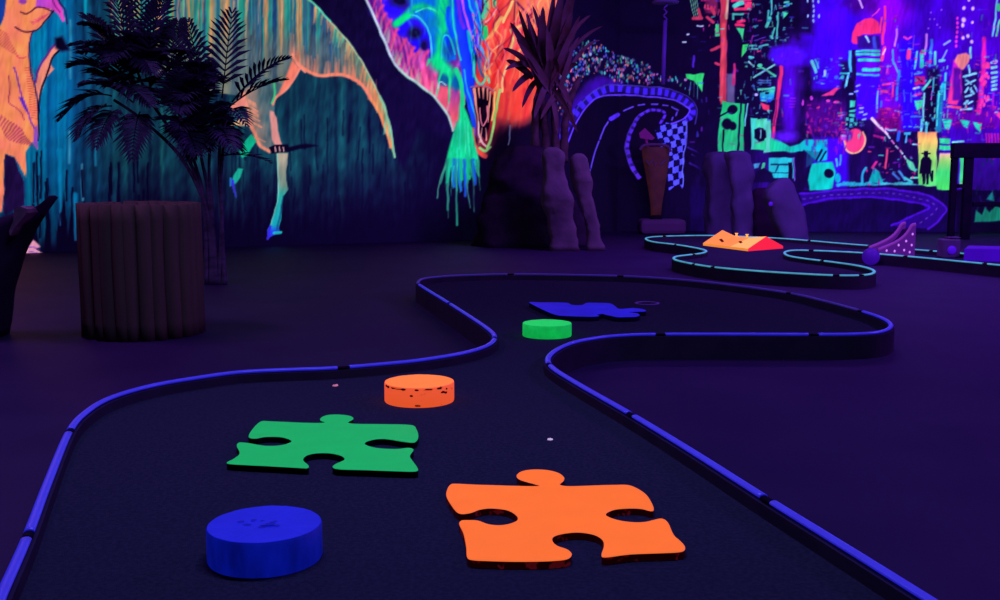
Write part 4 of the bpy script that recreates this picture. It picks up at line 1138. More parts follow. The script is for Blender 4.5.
course('mini_golf_course', rear_ctrl, ZR2, ZC2, rear_joints, lambda p: M['rail_teal'], 'smaller curving mini golf course behind, edged by a thin teal rail', (4.0, 17.0, 0), r=0.019, gap=0.055)


# ------------------------------------------------------------------ pucks and jigsaw pieces on the front course
def puck(px, py_base, width_px, label, top, side, scuff=None, h=0.118, chips=False):
    c = at(px, py_base, ZC)
    dist = (c - CAM).dot(FW)
    R = width_px / F * dist / 2
    o = empty('round_block', (c.x, c.y, ZC))
    tag(o, label, 'block', 'round painted blocks on the carpet')
    bm = bmesh.new()
    n = 64
    prof = [(R * .985, 0.0), (R, .006), (R * 1.0, h - .008), (R * .985, h)]
    rings = []
    for rr, z in prof:
        rings.append([bm.verts.new((rr * math.cos(2 * math.pi * k / n), rr * math.sin(2 * math.pi * k / n), z)) for k in range(n)])
    for i in range(len(prof) - 1):
        for k in range(n):
            f = bm.faces.new((rings[i][k], rings[i][(k + 1) % n], rings[i + 1][(k + 1) % n], rings[i + 1][k]))
            f.smooth = i == 1
    bm.faces.new(rings[0][::-1])
    build('side', bm, side, o)
    bm = bmesh.new()
    # painted top with its own slightly uneven face
    rr = [R * .975, R * .6, R * .25]
    rings = []
    for q in rr:
        rings.append([bm.verts.new((q * math.cos(2 * math.pi * k / n), q * math.sin(2 * math.pi * k / n), h + .001 + .0015 * noise.noise(Vector((q * 9 * math.cos(k), q * 9 * math.sin(k), 0))))) for k in range(n)])
    low = [bm.verts.new((R * .984 * math.cos(2 * math.pi * k / n), R * .984 * math.sin(2 * math.pi * k / n), h - .002)) for k in range(n)]
    rings.insert(0, low)
    for i in range(len(rings) - 1):
        for k in range(n):
            bm.faces.new((rings[i][k], rings[i][(k + 1) % n], rings[i + 1][(k + 1) % n], rings[i + 1][k]))
    bm.faces.new(rings[-1])
    build('top', bm, top, o)
    if chips:
        bm = bmesh.new()
        rnd = random.Random(12)
        for ang, w_, hh in ((-150, .035, .006), (-146, .02, .01), (-133, .022, .006), (-120, .05, .006), (-112, .02, .008), (-90, .018, .006), (-72, .03, .006), (-67, .012, .005), (-52, .02, .008), (-44, .02, -.035), (-38, .014, -.04), (-36, .01, -.02), (-98, .012, -.045)):
            n_ = 7
            z0 = h - .010 if hh > 0 else h + hh
            vs = []
            for k in range(n_):
                t = 2 * math.pi * k / n_
                a_ = math.radians(ang) + w_ * math.cos(t) * rnd.uniform(.7, 1.1) / R
                z_ = min(h - .003, z0 + (abs(hh) if hh > 0 else .008) * math.sin(t) * rnd.uniform(.5, 1.1))
                vs.append(bm.verts.new(((R + .0015) * math.cos(a_), (R + .0015) * math.sin(a_), z_)))
            bm.faces.new(vs)
        build('chips', bm, M['chip'], o)
    if scuff:
        bm = bmesh.new()
        rnd = random.Random(3)
        for k in range(14):
            a, c2 = rnd.gauss(-.015, R * .16), rnd.gauss(-.01, R * .13)
            w = rnd.uniform(.006, .02)
            vs = [bm.verts.new((a + w * math.cos(t) * rnd.uniform(.6, 1.2), c2 + w * .6 * math.sin(t) * rnd.uniform(.6, 1.2), h + .0035)) for t in np.linspace(0, 2 * math.pi, 8)[:-1]]
            bm.faces.new(vs)
        build('scuff', bm, scuff, o)
    return o


puck(265.5, 557, 113, 'large blue round block nearest the front, scuffed in the middle of its top', M['blue'], M['blue_side'], M['scuff'], h=.122)
puck(419.5, 400.3, 69.5, 'orange round block with chipped rim behind the green jigsaw piece', M['orange_top'], M['orange_side'], h=.115, chips=True)
puck(547, 335.5, 49, 'small looking bright green round block in front of the blue jigsaw piece', M['green_puck'], M['green_puck_side'], h=.105)


def jigsaw(outline, z_top, label, mt, ms, group='jigsaw puzzle pieces on the carpet'):
    pts = [at(a, c, z_top) for a, c in outline]
    c = sum(pts, Vector()) / len(pts)
    base = Vector((c.x, c.y, ZC))
    sm = catmull([p - base for p in pts], closed=True, n=4)
    area = sum(sm[i].x * sm[(i + 1) % len(sm)].y - sm[(i + 1) % len(sm)].x * sm[i].y for i in range(len(sm)))
    if area < 0: sm.reverse()
    o = empty('jigsaw_piece', base)
    tag(o, label, 'jigsaw piece', group)
    h = z_top - ZC
    n = len(sm)
    bm = bmesh.new()
    lo = [bm.verts.new((p.x, p.y, 0.0005)) for p in sm]
    hi = [bm.verts.new((p.x, p.y, h - .003)) for p in sm]
    for i in range(n):
        bm.faces.new((lo[i], lo[(i + 1) % n], hi[(i + 1) % n], hi[i]))
    f = bm.faces.new(lo[::-1])
    f.normal_update()
    bmesh.ops.triangulate(bm, faces=[f], ngon_method='EAR_CLIP')
    build('edge', bm, ms, o)
    bm = bmesh.new()
    hi = [bm.verts.new((p.x, p.y, h - .003)) for p in sm]
    cen = Vector((0, 0, 0))
    nr = []
    for i in range(n):
        t = (sm[(i + 1) % n] - sm[i - 1]).normalized()
        nr.append(Vector((-t.y, t.x, 0)))
    top = [bm.verts.new((sm[i].x + nr[i].x * .003, sm[i].y + nr[i].y * .003, h)) for i in range(n)]
    for i in range(n):
        bm.faces.new((hi[i], hi[(i + 1) % n], top[(i + 1) % n], top[i]))
    f = bm.faces.new(top)
    f.normal_update()
    bmesh.ops.triangulate(bm, faces=[f], ngon_method='EAR_CLIP')
    build('painted_top', bm, mt, o)
    return o


gz = [(150, 154), (128, 176), (122, 192), (140, 195), (165, 191), (205, 192), (229, 202), (205, 212), (165, 214), (120, 207), (97, 206), (92, 214), (99, 232), (84, 246), (67, 257), (110, 261), (170, 264), (240, 268), (268, 269), (271, 262), (258, 249), (266, 238), (290, 232), (325, 232), (352, 238), (361, 248), (337, 260), (332, 267), (350, 272), (420, 274), (500, 277), (540, 277), (544, 269), (531, 250), (525, 238), (534, 223), (520, 219), (490, 222), (440, 219), (412, 209), (425, 200), (460, 196), (515, 204), (538, 204), (546, 190), (541, 172), (528, 162), (460, 160), (388, 159), (370, 155), (383, 147), (378, 140), (350, 136), (320, 137), (303, 143), (301, 150), (313, 155), (296, 157), (250, 156), (180, 153)]
jigsaw([(200 + a / 2.5, 360 + c / 2.5) for a, c in gz], ZC + .033, 'green jigsaw puzzle piece lying between the blue and orange round blocks', M['green'], M['green_edge'])
oz = [(120, 145), (100, 148), (90, 165), (88, 185), (102, 212), (128, 242), (165, 242), (200, 230), (240, 226), (290, 232), (318, 247), (326, 262), (308, 275), (270, 283), (230, 280), (195, 268), (160, 266), (136, 268), (131, 280), (145, 310), (154, 355), (157, 388), (175, 398), (230, 401), (300, 403), (375, 403), (440, 401), (490, 395), (506, 379), (493, 364), (460, 352), (442, 335), (446, 320), (480, 310), (530, 306), (580, 314), (608, 331), (613, 352), (605, 380), (618, 389), (700, 379), (800, 375), (868, 371), (884, 359), (874, 340), (846, 314), (826, 272), (805, 261), (780, 265), (750, 272), (710, 273), (660, 266), (625, 253), (622, 242), (650, 230), (700, 226), (740, 228), (768, 235), (779, 231), (774, 211), (754, 180), (720, 158), (690, 149), (645, 149), (600, 150), (545, 152), (490, 153), (466, 147), (478, 135), (480, 122), (460, 108), (420, 99), (370, 98), (335, 105), (322, 118), (336, 132), (397, 150), (380, 153), (315, 152), (250, 150), (185, 148)]
jigsaw([(420 + a / 3.3333, 440 + c / 3.3333) for a, c in oz], ZC + .03, 'large orange jigsaw puzzle piece nearest the right rail in front', M['orange'], M['orange_edge'])
bz = [(497, 200), (540, 201), (585, 201), (625, 202), (648, 204), (664, 211), (700, 211), (718, 203), (765, 203), (808, 205), (828, 215), (845, 226), (895, 223), (938, 228), (944, 235), (905, 237), (878, 239), (912, 243), (922, 250), (905, 256), (870, 257), (835, 257), (800, 250), (778, 245), (758, 248), (766, 253), (735, 256), (690, 255), (640, 253), (606, 250), (575, 240), (540, 224), (514, 211)]
jigsaw([(400 + a / 3.846, 250 + c / 3.846) for a, c in bz], ZC + .045, 'blue jigsaw puzzle piece furthest back, behind the bright green block', M['blue_piece'], M['blue_edge'])

# cup hole near the blue piece, two scraps on the carpet
c = at(647, 304, ZC)
bm = bmesh.new()
n = 40
prof = [(.10, .001), (.125, .001), (.125, .012), (.115, .014), (.10, .012)]
rings = [[bm.verts.new((r_ * math.cos(2 * math.pi * k / n), r_ * math.sin(2 * math.pi * k / n), z)) for k in range(n)] for r_, z in prof]
for i in range(len(prof)):
    for k in range(n):
        bm.faces.new((rings[i][k], rings[i][(k + 1) % n], rings[(i + 1) % len(prof)][(k + 1) % n], rings[(i + 1) % len(prof)][k]))
hole = build('golf_hole', bm, M['cuprim'], None, True)
hole.location = (c.x, c.y, ZC)
tag(hole, 'dim mauve rim of a golf hole beside the blue jigsaw piece', 'golf hole')
bm = bmesh.new()
vs = [bm.verts.new((.1 * math.cos(2 * math.pi * k / n), .1 * math.sin(2 * math.pi * k / n), .002)) for k in range(n)]
bm.faces.new(vs)
build('cup', bm, M['black'], hole)
for px, py, w, label, mt in ((335.5, 386, .022, 'tiny pinkish scrap on carpet near the orange round block', 'scrap_pink'), (550, 440, .014, 'tiny white scrap on carpet behind the orange jigsaw piece', 'scrap')):
    c = at(px, py, ZC)
    bm = bmesh.new()
    rnd = random.Random(int(px))
    lo = []; hi = []
    for k in range(9):
        t = 2 * math.pi * k / 9; q = w * rnd.uniform(.7, 1.2)
        lo.append(bm.verts.new((q * math.cos(t), q * .7 * math.sin(t), .0005)))
        hi.append(bm.verts.new((q * .8 * math.cos(t), q * .5 * math.sin(t), .006 + rnd.uniform(0, .006))))
    for k in range(9): bm.faces.new((lo[k], lo[(k + 1) % 9], hi[(k + 1) % 9], hi[k]))
    bm.faces.new(hi); bm.faces.new(lo[::-1])
    o = build('scrap', bm, M[mt]); o.location = (c.x, c.y, ZC)
    tag(o, label, 'scrap')


# ------------------------------------------------------------------ lofted rocks
def loft(secs, Y, depth, seed, amp=.05, n=40, sq=2.6, steps=26, tilt=0.0, base_z=0.0):
    """rock from a survey of its width at several heights (photo rows) at distance Y, with real depth"""
    rows = []
    for y, xl, xr in secs:
        a, b = atY(xl, y, Y), atY(xr, y, Y)
        rows.append((a.z, a.x, b.x))
    rows.sort()
    rows[0] = (base_z, rows[0][1], rows[0][2])
    zs = [r[0] for r in rows]
    bm = bmesh.new()
    rings = []
    z0, z1 = zs[0], zs[-1]
    for i in range(steps + 1):
        t = i / steps
        z = z0 + (z1 - z0) * (t ** .9)
        xl = float(np.interp(z, zs, [r[1] for r in rows])); xr = float(np.interp(z, zs, [r[2] for r in rows]))
        cx = (xl + xr) / 2; rx = max((xr - xl) / 2, .01)
        wmax = max((r[2] - r[1]) / 2 for r in rows)
        ry = depth / 2 * (.35 + .65 * rx / wmax)
        ring = []
        for k in range(n):
            a = 2 * math.pi * k / n
            ca, sa = math.cos(a), math.sin(a)
            sx = math.copysign(abs(ca) ** (2 / sq), ca); sy = math.copysign(abs(sa) ** (2 / sq), sa)
            v = Vector((cx + rx * sx, Y + depth * .15 + ry * sy + tilt * (z - z0), z))
            f = noise.fractal(v * 1.7 + Vector((seed, 0, 0)), 1.0, 2.0, 4) * amp
            v.x += f * sx; v.y += f * sy
            ring.append(bm.verts.new(v))
        rings.append(ring)
    for i in range(steps):
        for k in range(n):
            f = bm.faces.new((rings[i][k], rings[i][(k + 1) % n], rings[i + 1][(k + 1) % n], rings[i + 1][k]))
            f.smooth = True
    # domed cap
    top = rings[-1]
    cc = sum((v.co for v in top), Vector()) / n
    mid = [bm.verts.new(v.co.lerp(cc, .5) + Vector((0, 0, .015 + amp * .2))) for v in top]
    for k in range(n):
        bm.faces.new((top[k], top[(k + 1) % n], mid[(k + 1) % n], mid[k])).smooth = True
    bm.faces.new(mid).smooth = True
    bm.faces.new(rings[0][::-1])
    return bm


def rock(name, secs, Y, depth, seed, mat, label, cat, amp=.05, group=None, sq=2.6, parent=None, tilt=0.0, base_z=0.0):
    o = build(name, loft(secs, Y, depth, seed, amp, sq=sq, tilt=tilt, base_z=base_z), mat)
    b = [v.co for v in o.data.vertices]
    cx = sum(v.x for v in b) / len(b)
    recentre(o, (cx, Y, base_z))
    return tag(o, label, cat, group)


rock('stone_mound', [(148, 508, 548), (160, 497, 556), (180, 487, 568), (205, 482, 578), (230, 476, 590), (247, 470, 602), (251, 468, 604)], 20.5, 1.5, 3, M['mound'], 'wide black stone mound under the sword leaved palm', 'mound', amp=.16)
rock('standing_stone', [(149, 547, 560), (153, 543, 564), (172, 541, 567), (195, 543, 570), (215, 548, 574), (249, 552, 580)], 19.35, .35, 9, M['stone'], 'short mauve stone leaning on the front of the black mound', 'stone', amp=.1, sq=3.4, group='stones leaning on the black mound')
rock('standing_stone', [(155, 575, 583), (159, 572, 587), (180, 574, 590), (205, 580, 594), (230, 585, 600), (252, 586, 606)], 19.45, .35, 14, M['stone'], 'tall slender mauve stone on right side of the black mound', 'stone', amp=.08, sq=3.4, group='stones leaning on the black mound')
GR = 'rocks behind the rear course'
rock('standing_rock', [(153, 710, 733), (155, 708, 736), (190, 707, 738), (215, 706, 739), (240, 706, 741)], 22.6, .7, 21, M['rock'], 'left half of the tall twin standing rocks behind the rear course', 'rock', amp=.09, group=GR, sq=3.8)
rock('standing_rock', [(152, 730, 747), (155, 728, 750), (185, 730, 753), (215, 733, 753), (240, 734, 754)], 21.75, .5, 27, M['rock'], 'narrow right half of the tall twin standing rocks', 'rock', amp=.08, group=GR, sq=3.6)
rk = rock('leaning_rock', [(179, 779, 790), (184, 772, 794), (190, 766, 797), (198, 765, 800), (208, 767, 803), (222, 773, 806), (243, 782, 811)], 20.95, .6, 33, M['rock'], 'violet boulder with leaning flat top right of the twin standing rocks', 'rock', amp=.05, group=GR, sq=3.4)
sp = bmesh.new()
c = atY(771.5, 204, 20.72)
bmesh.ops.create_icosphere(sp, subdivisions=2, radius=.045)
bmesh.ops.scale(sp, vec=(1, .6, 1), verts=sp.verts[:])
bmesh.ops.translate(sp, vec=Vector((c.x, c.y + .06, c.z)) - rk.location, verts=sp.verts[:])
o = build('violet_spot', sp, M['purple'], rk, True); o['label'] = 'small glowing violet spot'  # small flattened violet blob set into the rock
rock('added_dark_face', [(189, 755, 770), (194, 752, 776), (215, 752, 782), (243, 752, 788)], 22.25, .35, 41, M['rockface'], 'dark left face of the leaning rock, added as a rock of its own', 'rock', amp=.05, group=GR, sq=3)  # the leaning rock's dark left side, added as a separate darker rock
sh = rock('pointed_rock', [(198, 46, 49), (207, 34, 44), (216, 0, 38), (230, -16, 30), (250, -30, 19), (275, -42, 12), (305, -50, 4), (352, -60, -2)], 9.2, .6, 51, M['shard'], 'dark pointed rock at the left edge of the view', 'rock', amp=.03, sq=2.2)
bm = bmesh.new()
pts = [(14, 209), (20, 206.5), (27, 209), (27, 213), (22, 219), (15, 227), (10, 236), (9, 231), (13, 221)]
vs0 = [bm.verts.new(atY(a, c, 8.98) - sh.location) for a, c in pts]
vs1 = [bm.verts.new(v.co + Vector((0, .22, 0))) for v in vs0]
for i in range(len(pts)): bm.faces.new((vs0[i], vs0[(i + 1) % len(pts)], vs1[(i + 1) % len(pts)], vs1[i]))
bm.faces.new(vs0); bm.faces.new(vs1[::-1])
o = build('worn_patch', bm, M['shard_patch'], sh); o['label'] = 'pale brown worn patch'

# ------------------------------------------------------------------ log planter
pc = at(141.5, 342, 0); PY = pc.y + .51
pcx = (137.8 - 500) * PY * cosp / F
PR = .507; PH = atY(141, 205, PY - .5).z
pl = empty('log_drum', (pcx, PY, 0))
tag(pl, 'round drum clad in upright dark logs in front of the palm', 'drum')
bm = bmesh.new()
rnd = random.Random(5)
nl = 27
for k in range(nl):
    a = 2 * math.pi * (k + .3 * rnd.uniform(-1, 1)) / nl
    r = PR * math.pi / nl * rnd.uniform(1.0, 1.18)
    cx, cy = (PR - r * .6) * math.cos(a), (PR - r * .6) * math.sin(a)
    pts = []; rr = []
    ln = rnd.uniform(-.05, .05)
    for i in range(9):
        t = i / 8
        w = ln * math.sin(t * 3.1) * .3
        pts.append((cx + w * -math.sin(a), cy + w * math.cos(a), .002 + (PH + rnd.uniform(-.006, .006) if i == 8 else PH * t)))
        rr.append(r * (1.06 + .02 * math.sin(t * 9 + k)))
    tube(bm, pts, rr, seg=10)
build('log_cladding', bm, M['log'], pl)
bm = bmesh.new()
tube(bm, [(0, 0, .02), (0, 0, PH - .03)], PR * .9, seg=36)
build('lid', bm, M['soil'], pl)


# ------------------------------------------------------------------ palms
def frond_mesh(base, tip, sag, leaf_len, n=22, droop=.35, width=.03, seed=0, spread=1.0, up=Vector((0, 0, 1))):
    """feather leaf: a stalk with two rows of pointed leaflets"""
    rnd = random.Random(seed)
    base = Vector(base); tip = Vector(tip)
    mid = (base + tip) / 2 + Vector((0, 0, sag))
    bez = lambda t: base * (1 - t) ** 2 + mid * 2 * t * (1 - t) + tip * t * t
    L = (tip - base).length
    bm = bmesh.new()
    pts = [bez(i / 12) for i in range(13)]
    tube(bm, pts, [.011 * (1 - .8 * i / 12) for i in range(13)], seg=5, mat=1)
    for i in range(n):
        t = .16 + .84 * i / (n - 1)
        p = bez(t)
        d = (bez(min(t + .02, 1.0)) - bez(t - .02)).normalized()
        s = d.cross(up)
        if s.length < .15: s = d.cross(Vector((0, 1, .2)))
        s.normalize()
        un = s.cross(d).normalized()
        ll = leaf_len * math.sin(math.pi * min(1, (.22 + .74 * t))) ** .7 * rnd.uniform(.88, 1.1)
        fwd = .35 + .9 * t
        for sg in (-1, 1):
            q = (s * sg * spread + d * fwd + un * rnd.uniform(.05, .3)).normalized()
            e = p + q * ll + Vector((0, 0, -droop * ll * rnd.uniform(.5, 1)))
            m_ = p + q * ll * .5 + Vector((0, 0, .04 * ll))
            wv = d * width * .5
            nb = un * width * .28
            a = bm.verts.new(p - wv * .4); b_ = bm.verts.new(p + wv * .4)
            c0 = bm.verts.new(m_ - wv); c1 = bm.verts.new(m_ + wv); cm = bm.verts.new(m_ - nb)
            e_ = bm.verts.new(e)
            pm = bm.verts.new(p - nb * .4)
            for f in ((a, c0, cm, pm), (pm, cm, c1, b_), (c0, e_, cm), (cm, e_, c1)):
                bm.faces.new(f)
    return bm


def palm(name, root_loc, label, fronds, canes, cat='palm'):
    r = empty(name, root_loc)
    tag(r, label, cat)
    off = Vector(root_loc)
    for i, pts in enumerate(canes):
        q = catmull([Vector(p) - off for p in pts], n=5)
        bm = bmesh.new()
        n = len(q)
        tube(bm, q, [(.03 if len(pts) < 9 else .02) * (1 - .45 * k / n) * (1 + (.12 if k % 4 == 0 else 0)) for k in range(n)], seg=8)
        build('cane', bm, M['cane'], r)
    for i, (b, t, sag, ll, n, dr, wd) in enumerate(fronds):
        bm = frond_mesh(Vector(b) - off, Vector(t) - off, sag, ll, n, dr, wd, seed=i * 7 + len(name))
        build('frond', bm, [M['frond'], M['rachis']], r)
    return r


BY = 13.6
B_ = lambda a, c, d=0.0: atY(a, c, BY + d)
rnd = random.Random(42)
fr2 = []
# leaves that show in the photo: base, tip, depth shift at the tip, rise, leaflet length, leaflets, droop
named2 = [((204, 92), (188, 22), .1, .08, .36, 13, .1), ((222, 98), (232, 13), -.2, .06, .42, 13, .1), ((232, 102), (286, 58), -.2, .16, .38, 13, .1), ((228, 108), (284, 80), .1, .12, .36, 13, .12), ((226, 112), (246, 124), -.4, .2, .26, 12, .2),
          ((112, 96), (60, 118), -.1, .24, .40, 16, .1), ((120, 84), (72, 66), -.2, .2, .40, 16, .15), ((122, 66), (88, 16), .2, .12, .38, 16, .15), ((130, 60), (112, -16), -.2, .1, .42, 16, .2), ((140, 60), (142, -26), .1, .05, .44, 16, .2), ((146, 60), (166, -4), -.2, .14, .40, 16, .2),
          ((168, 84), (178, 22), .3, .1, .36, 16, .15), ((112, 106), (76, 138), -.3, .22, .40, 16, .15), ((118, 110), (96, 146), -.4, .2, .36, 16, .2), ((140, 112), (132, 158), -.4, .2, .34, 16, .2), ((196, 104), (176, 30), .2, .1, .4, 14, .15), ((200, 116), (170, 66), -.2, .2, .42, 16, .2),
          ((216, 128), (232, 150), -.4, .16, .30, 12, .2), ((220, 156), (270, 162), -.3, .10, .22, 9, .05), ((208, 126), (190, 158), -.3, .14, .38, 16, .2)]
for (b, t, dz, sag, ll, n, dr) in named2:
    fr2.append((B_(b[0], b[1]), B_(t[0], t[1], dz), sag, ll, n, dr, .062 if n < 15 else .066))
for k in range(44):                                       # the dense heart of the clump
    cxp, cyp, sx, sy = (132, 62, 20, 40) if k < 24 else (190, 100, 24, 26)
    b = B_(cxp + rnd.uniform(-sx, sx) * .7, cyp + 14 + rnd.uniform(-sy, sy) * .7, rnd.uniform(-.2, .2))
    a = rnd.uniform(0, 2 * math.pi)
    t = b + Vector((math.cos(a) * rnd.uniform(.3, .62), math.sin(a) * .6, rnd.uniform(-.35, .55)))
    fr2.append((b, t, rnd.uniform(.05, .2), rnd.uniform(.32, .44), 15, .25, .075))
g = at(216, 287, 0)
cn2 = []
for pts in ([(211, 286), (211.5, 240), (212, 205), (209, 165), (214, 108)], [(219, 286), (221, 250), (222, 215), (219, 170), (222, 104)], [(225, 286), (223, 252), (222, 222), (221, 180), (226, 112)], [(207, 286), (206, 232), (203, 195), (194, 160), (182, 122), (168, 84)],
            [(213, 287), (210, 236), (204, 200), (184, 150), (150, 100), (134, 62)], [(216, 287), (212, 240), (205, 204), (180, 156), (140, 118), (114, 100)], [(217, 287), (214, 240), (208, 190), (200, 150), (198, 112)]):
    q = [B_(a, c, .05 * (i % 2)) for i, (a, c) in enumerate(pts)]
    q[0].z = 0.004
    cn2.append(q)
palm('cane_palm', (g.x, BY, 0), 'large dark feather palm with slender canes behind the log drum', fr2, cn2, 'palm')

# sword-leaved palm on the mound
YY = 20.9
Yp = lambda a, c, d=0.0: atY(a, c, YY + d)
g = Yp(545, 150)
sw = empty('sword_leaved_palm', (g.x, YY, g.z))
tag(sw, 'brown and violet sword leaved palm rising from the black mound', 'palm')
off = Vector((g.x, YY, g.z))
for pts in ([(546, 160), (545, 125), (541, 95), (535, 70)], [(556, 160), (555, 120), (553, 90), (556, 60)], [(564, 162), (565, 125), (572, 95), (580, 78)], [(536, 158), (535, 125), (537, 100), (546, 66)]):
    bm = bmesh.new()
    q = catmull([Yp(a, c, .1 * i) - off for i, (a, c) in enumerate(pts)], n=6)
    tube(bm, q, [.085 - .035 * k / len(q) + (.012 if k % 3 == 0 else 0) for k in range(len(q))], seg=9)
    build('trunk', bm, M['yucca_trunk'], sw)


def sword(b, t, w, sag, twist):
    bm = bmesh.new()
    b = Vector(b); t = Vector(t)
    mid = (b + t) / 2 + Vector((0, 0, sag))
    n = 12
    prev = None
    for i in range(n + 1):
        s = i / n
        p = b * (1 - s) ** 2 + mid * 2 * s * (1 - s) + t * s * s
        d = (t - b).normalized()
        side = d.cross(Vector((math.sin(twist), math.cos(twist), .15))).normalized()
        nn = side.cross(d)
        ww = w * (.35 + 1.1 * math.sin(math.pi * min(1, .15 + s * .85)) ** .8) * (1 if i < n else .02) * .5
        row = [bm.verts.new(p - side * ww), bm.verts.new(p + nn * ww * .35), bm.verts.new(p + side * ww)]
        if prev:
            for k in range(2): bm.faces.new((prev[k], prev[k + 1], row[k + 1], row[k])).smooth = True
        prev = row
    return bm


sl = [((537, 72), (503, 48), .16, .15), ((536, 70), (510, 22), .2, .1), ((534, 68), (505, 70), .16, .2), ((538, 66), (527, 12), .16, 0), ((540, 70), (520, 34), .2, .05), ((541, 66), (543, 6), .22, 0), ((546, 66), (554, -6), .24, 0), ((548, 70), (563, -14), .28, 0), ((552, 70), (575, -16), .34, 0), ((556, 66), (572, 12), .26, 0), ((556, 64), (591, 15), .12, .3), ((560, 66), (603, 26), .11, .25), ((566, 76), (600, 40), .10, .3), ((534, 74), (512, 92), .18, .15), ((538, 80), (522, 108), .16, .2), ((533, 78), (506, 60), .2, .1), ((548, 82), (534, 118), .18, .1), ((556, 80), (572, 108), .16, .15), ((560, 74), (578, 64), .18, .1), ((545, 74), (532, 40), .22, 0), ((552, 76), (548, 30), .24, 0), ((560, 74), (566, 38), .22, 0), ((542, 86), (540, 130), .18, .1), ((552, 88), (558, 134), .16, .1)]
rnd = random.Random(8)
for k in range(30):
    a = rnd.uniform(512, 580); c = rnd.uniform(4, 60)
    sl.append(((rnd.uniform(538, 560), rnd.uniform(66, 96)), (a, c), rnd.uniform(.14, .24), rnd.uniform(0, .1)))
for k in range(8):
    sl.append(((rnd.uniform(536, 566), rnd.uniform(76, 100)), (rnd.uniform(518, 580), rnd.uniform(104, 140)), .15, .12))
for i, (b, t, w, sag) in enumerate(sl):
    bm = sword(Yp(*b, .1) - off, Yp(*t, rnd.uniform(-.5, .4)) - off, w * .5, sag, rnd.uniform(-.5, .5))
    build('sword_leaf', bm, M['yucca'], sw)

# ------------------------------------------------------------------ carved tapered figure with its base
SY = 24.6
T = lambda a, c, d=0.0: atY(a, c, SY + d)
g = T(661, 231); base = Vector((g.x, SY, 0))
st = empty('carved_figure', base)
tag(st, 'reddish brown tapering carved figure on a mauve base below the chequered flag', 'statue')
bm = bmesh.new()
prof = [(216, 651, 661), (205, 650.5, 662), (190, 648.5, 664.5), (175, 646, 667), (162, 643.5, 669), (152, 642, 669.5), (147, 643, 669)]
rings = []
n = 28
for y_, xl, xr in prof:
    a, b = T(xl, y_), T(xr, y_)
    r = (b.x - a.x) / 2; cx = (a.x + b.x) / 2
    rings.append([bm.verts.new(Vector((cx + r * math.cos(2 * math.pi * k / n) * (1 + .03 * math.sin(5 * k)), SY + r * .75 * math.sin(2 * math.pi * k / n), a.z)) - base) for k in range(n)])
for i in range(len(rings) - 1):
    for k in range(n):
        bm.faces.new((rings[i][k], rings[i][(k + 1) % n], rings[i + 1][(k + 1) % n], rings[i + 1][k])).smooth = True
bm.faces.new(rings[0][::-1]); bm.faces.new(rings[-1])
build('body', bm, M['statue'], st)
bm = bmesh.new()
q = catmull([T(a, c, -.22) - base for a, c in ((640, 150), (643, 146), (650, 144.6), (661, 144.8), (668, 147), (670.5, 152))], n=5)
tube(bm, q, .035, seg=8)
build('brow_band', bm, M['statue_base'], st)
bm = bmesh.new()
q = [T(a, c, -.2) - base for a, c in ((646, 160), (649, 165), (652, 160), (655, 165.5), (658, 160), (661, 165), (665, 160))]
tube(bm, q, .02, seg=7)
build('carved_band', bm, M['grey'], st)
bm = bmesh.new()
pts = [(639, 133), (645, 128), (651, 134), (655, 138), (652, 140), (640, 138)]
v0 = [bm.verts.new(T(a, c, -.1) - base) for a, c in pts]
v1 = [bm.verts.new(T(a, c, .1) - base) for a, c in pts]
for i in range(len(pts)): bm.faces.new((v0[i], v0[(i + 1) % len(pts)], v1[(i + 1) % len(pts)], v1[i]))
bm.faces.new(v0); bm.faces.new(v1[::-1])
a, b = T(646, 138) - base, T(648, 148) - base
tube(bm, [a, b], .03, seg=8)
build('crest', bm, M['statue_red'], st)
bm = bmesh.new()
a, b = T(639, 219), T(684, 232)
box(bm, Vector(((a.x + b.x) / 2, SY, a.z / 2)) - base, (b.x - a.x, .7, a.z), bevel=.09)
build('plinth', bm, M['statue_base'], st)
bm = bmesh.new()
tube(bm, [T(656, 219.5) - base, T(656, 215) - base], [.15, .11], seg=20)
build('foot', bm, M['statue_dark'], st)

# ------------------------------------------------------------------ peaked obstacle on the rear course
zc = ZC2
P1, P2, P3 = at(703, 245.5, zc), at(748, 251.3, zc), at(783, 248.5, zc)
P4 = P1 + (P3 - P2)
hgt = lambda p, y: atY(500, y, p.y).z - zc
base = (P1 + P3) / 2
ob = empty('peaked_obstacle', (base.x, base.y, zc))
tag(ob, 'peaked orange obstacle with red gable on the rear golf course', 'obstacle')
o0 = Vector((base.x, base.y, zc))
mA = (P1 + P4) / 2; mB = (P2 + P3) / 2
R2 = mB.lerp(mA, 0.0); R2 = Vector((R2.x, R2.y, zc + .235))
R1 = mA.lerp(mB, .04); R1 = Vector((R1.x, R1.y, zc + .27))
Rm = R1.lerp(R2, .30); Rm.z = zc + .185
Rn = R1.lerp(R2, .66); Rn.z = zc + .19
lip = .045
up_ = lambda p: Vector((p.x, p.y, zc + lip))
def poly_part(name, faces, mat, label=None):
    bm = bmesh.new()
    cache = {}
    def V(p):
        k = tuple(round(c_, 5) for c_ in p)
        if k not in cache: cache[k] = bm.verts.new(Vector(p) - o0)
        return cache[k]
    for f in faces: bm.faces.new([V(p) for p in f])
    o = build(name, bm, mat, ob)
    if label: o['label'] = label
    return o
E1, E2, E3, E4 = up_(P1), up_(P2), up_(P3), up_(P4)
fl = lambda p: Vector((p.x, p.y, zc + .001))
mid12 = E1.lerp(E2, .62)
poly_part('front_slope', [(E1, mid12, Rm, R1), (mid12, Rn, Rm), (fl(P1), fl(P2), E2, E1)], M['ob_orange'])
poly_part('yellow_slope', [(mid12, E2, R2, Rn)], M['ob_yellow'], 'brighter yellow end of the slope')
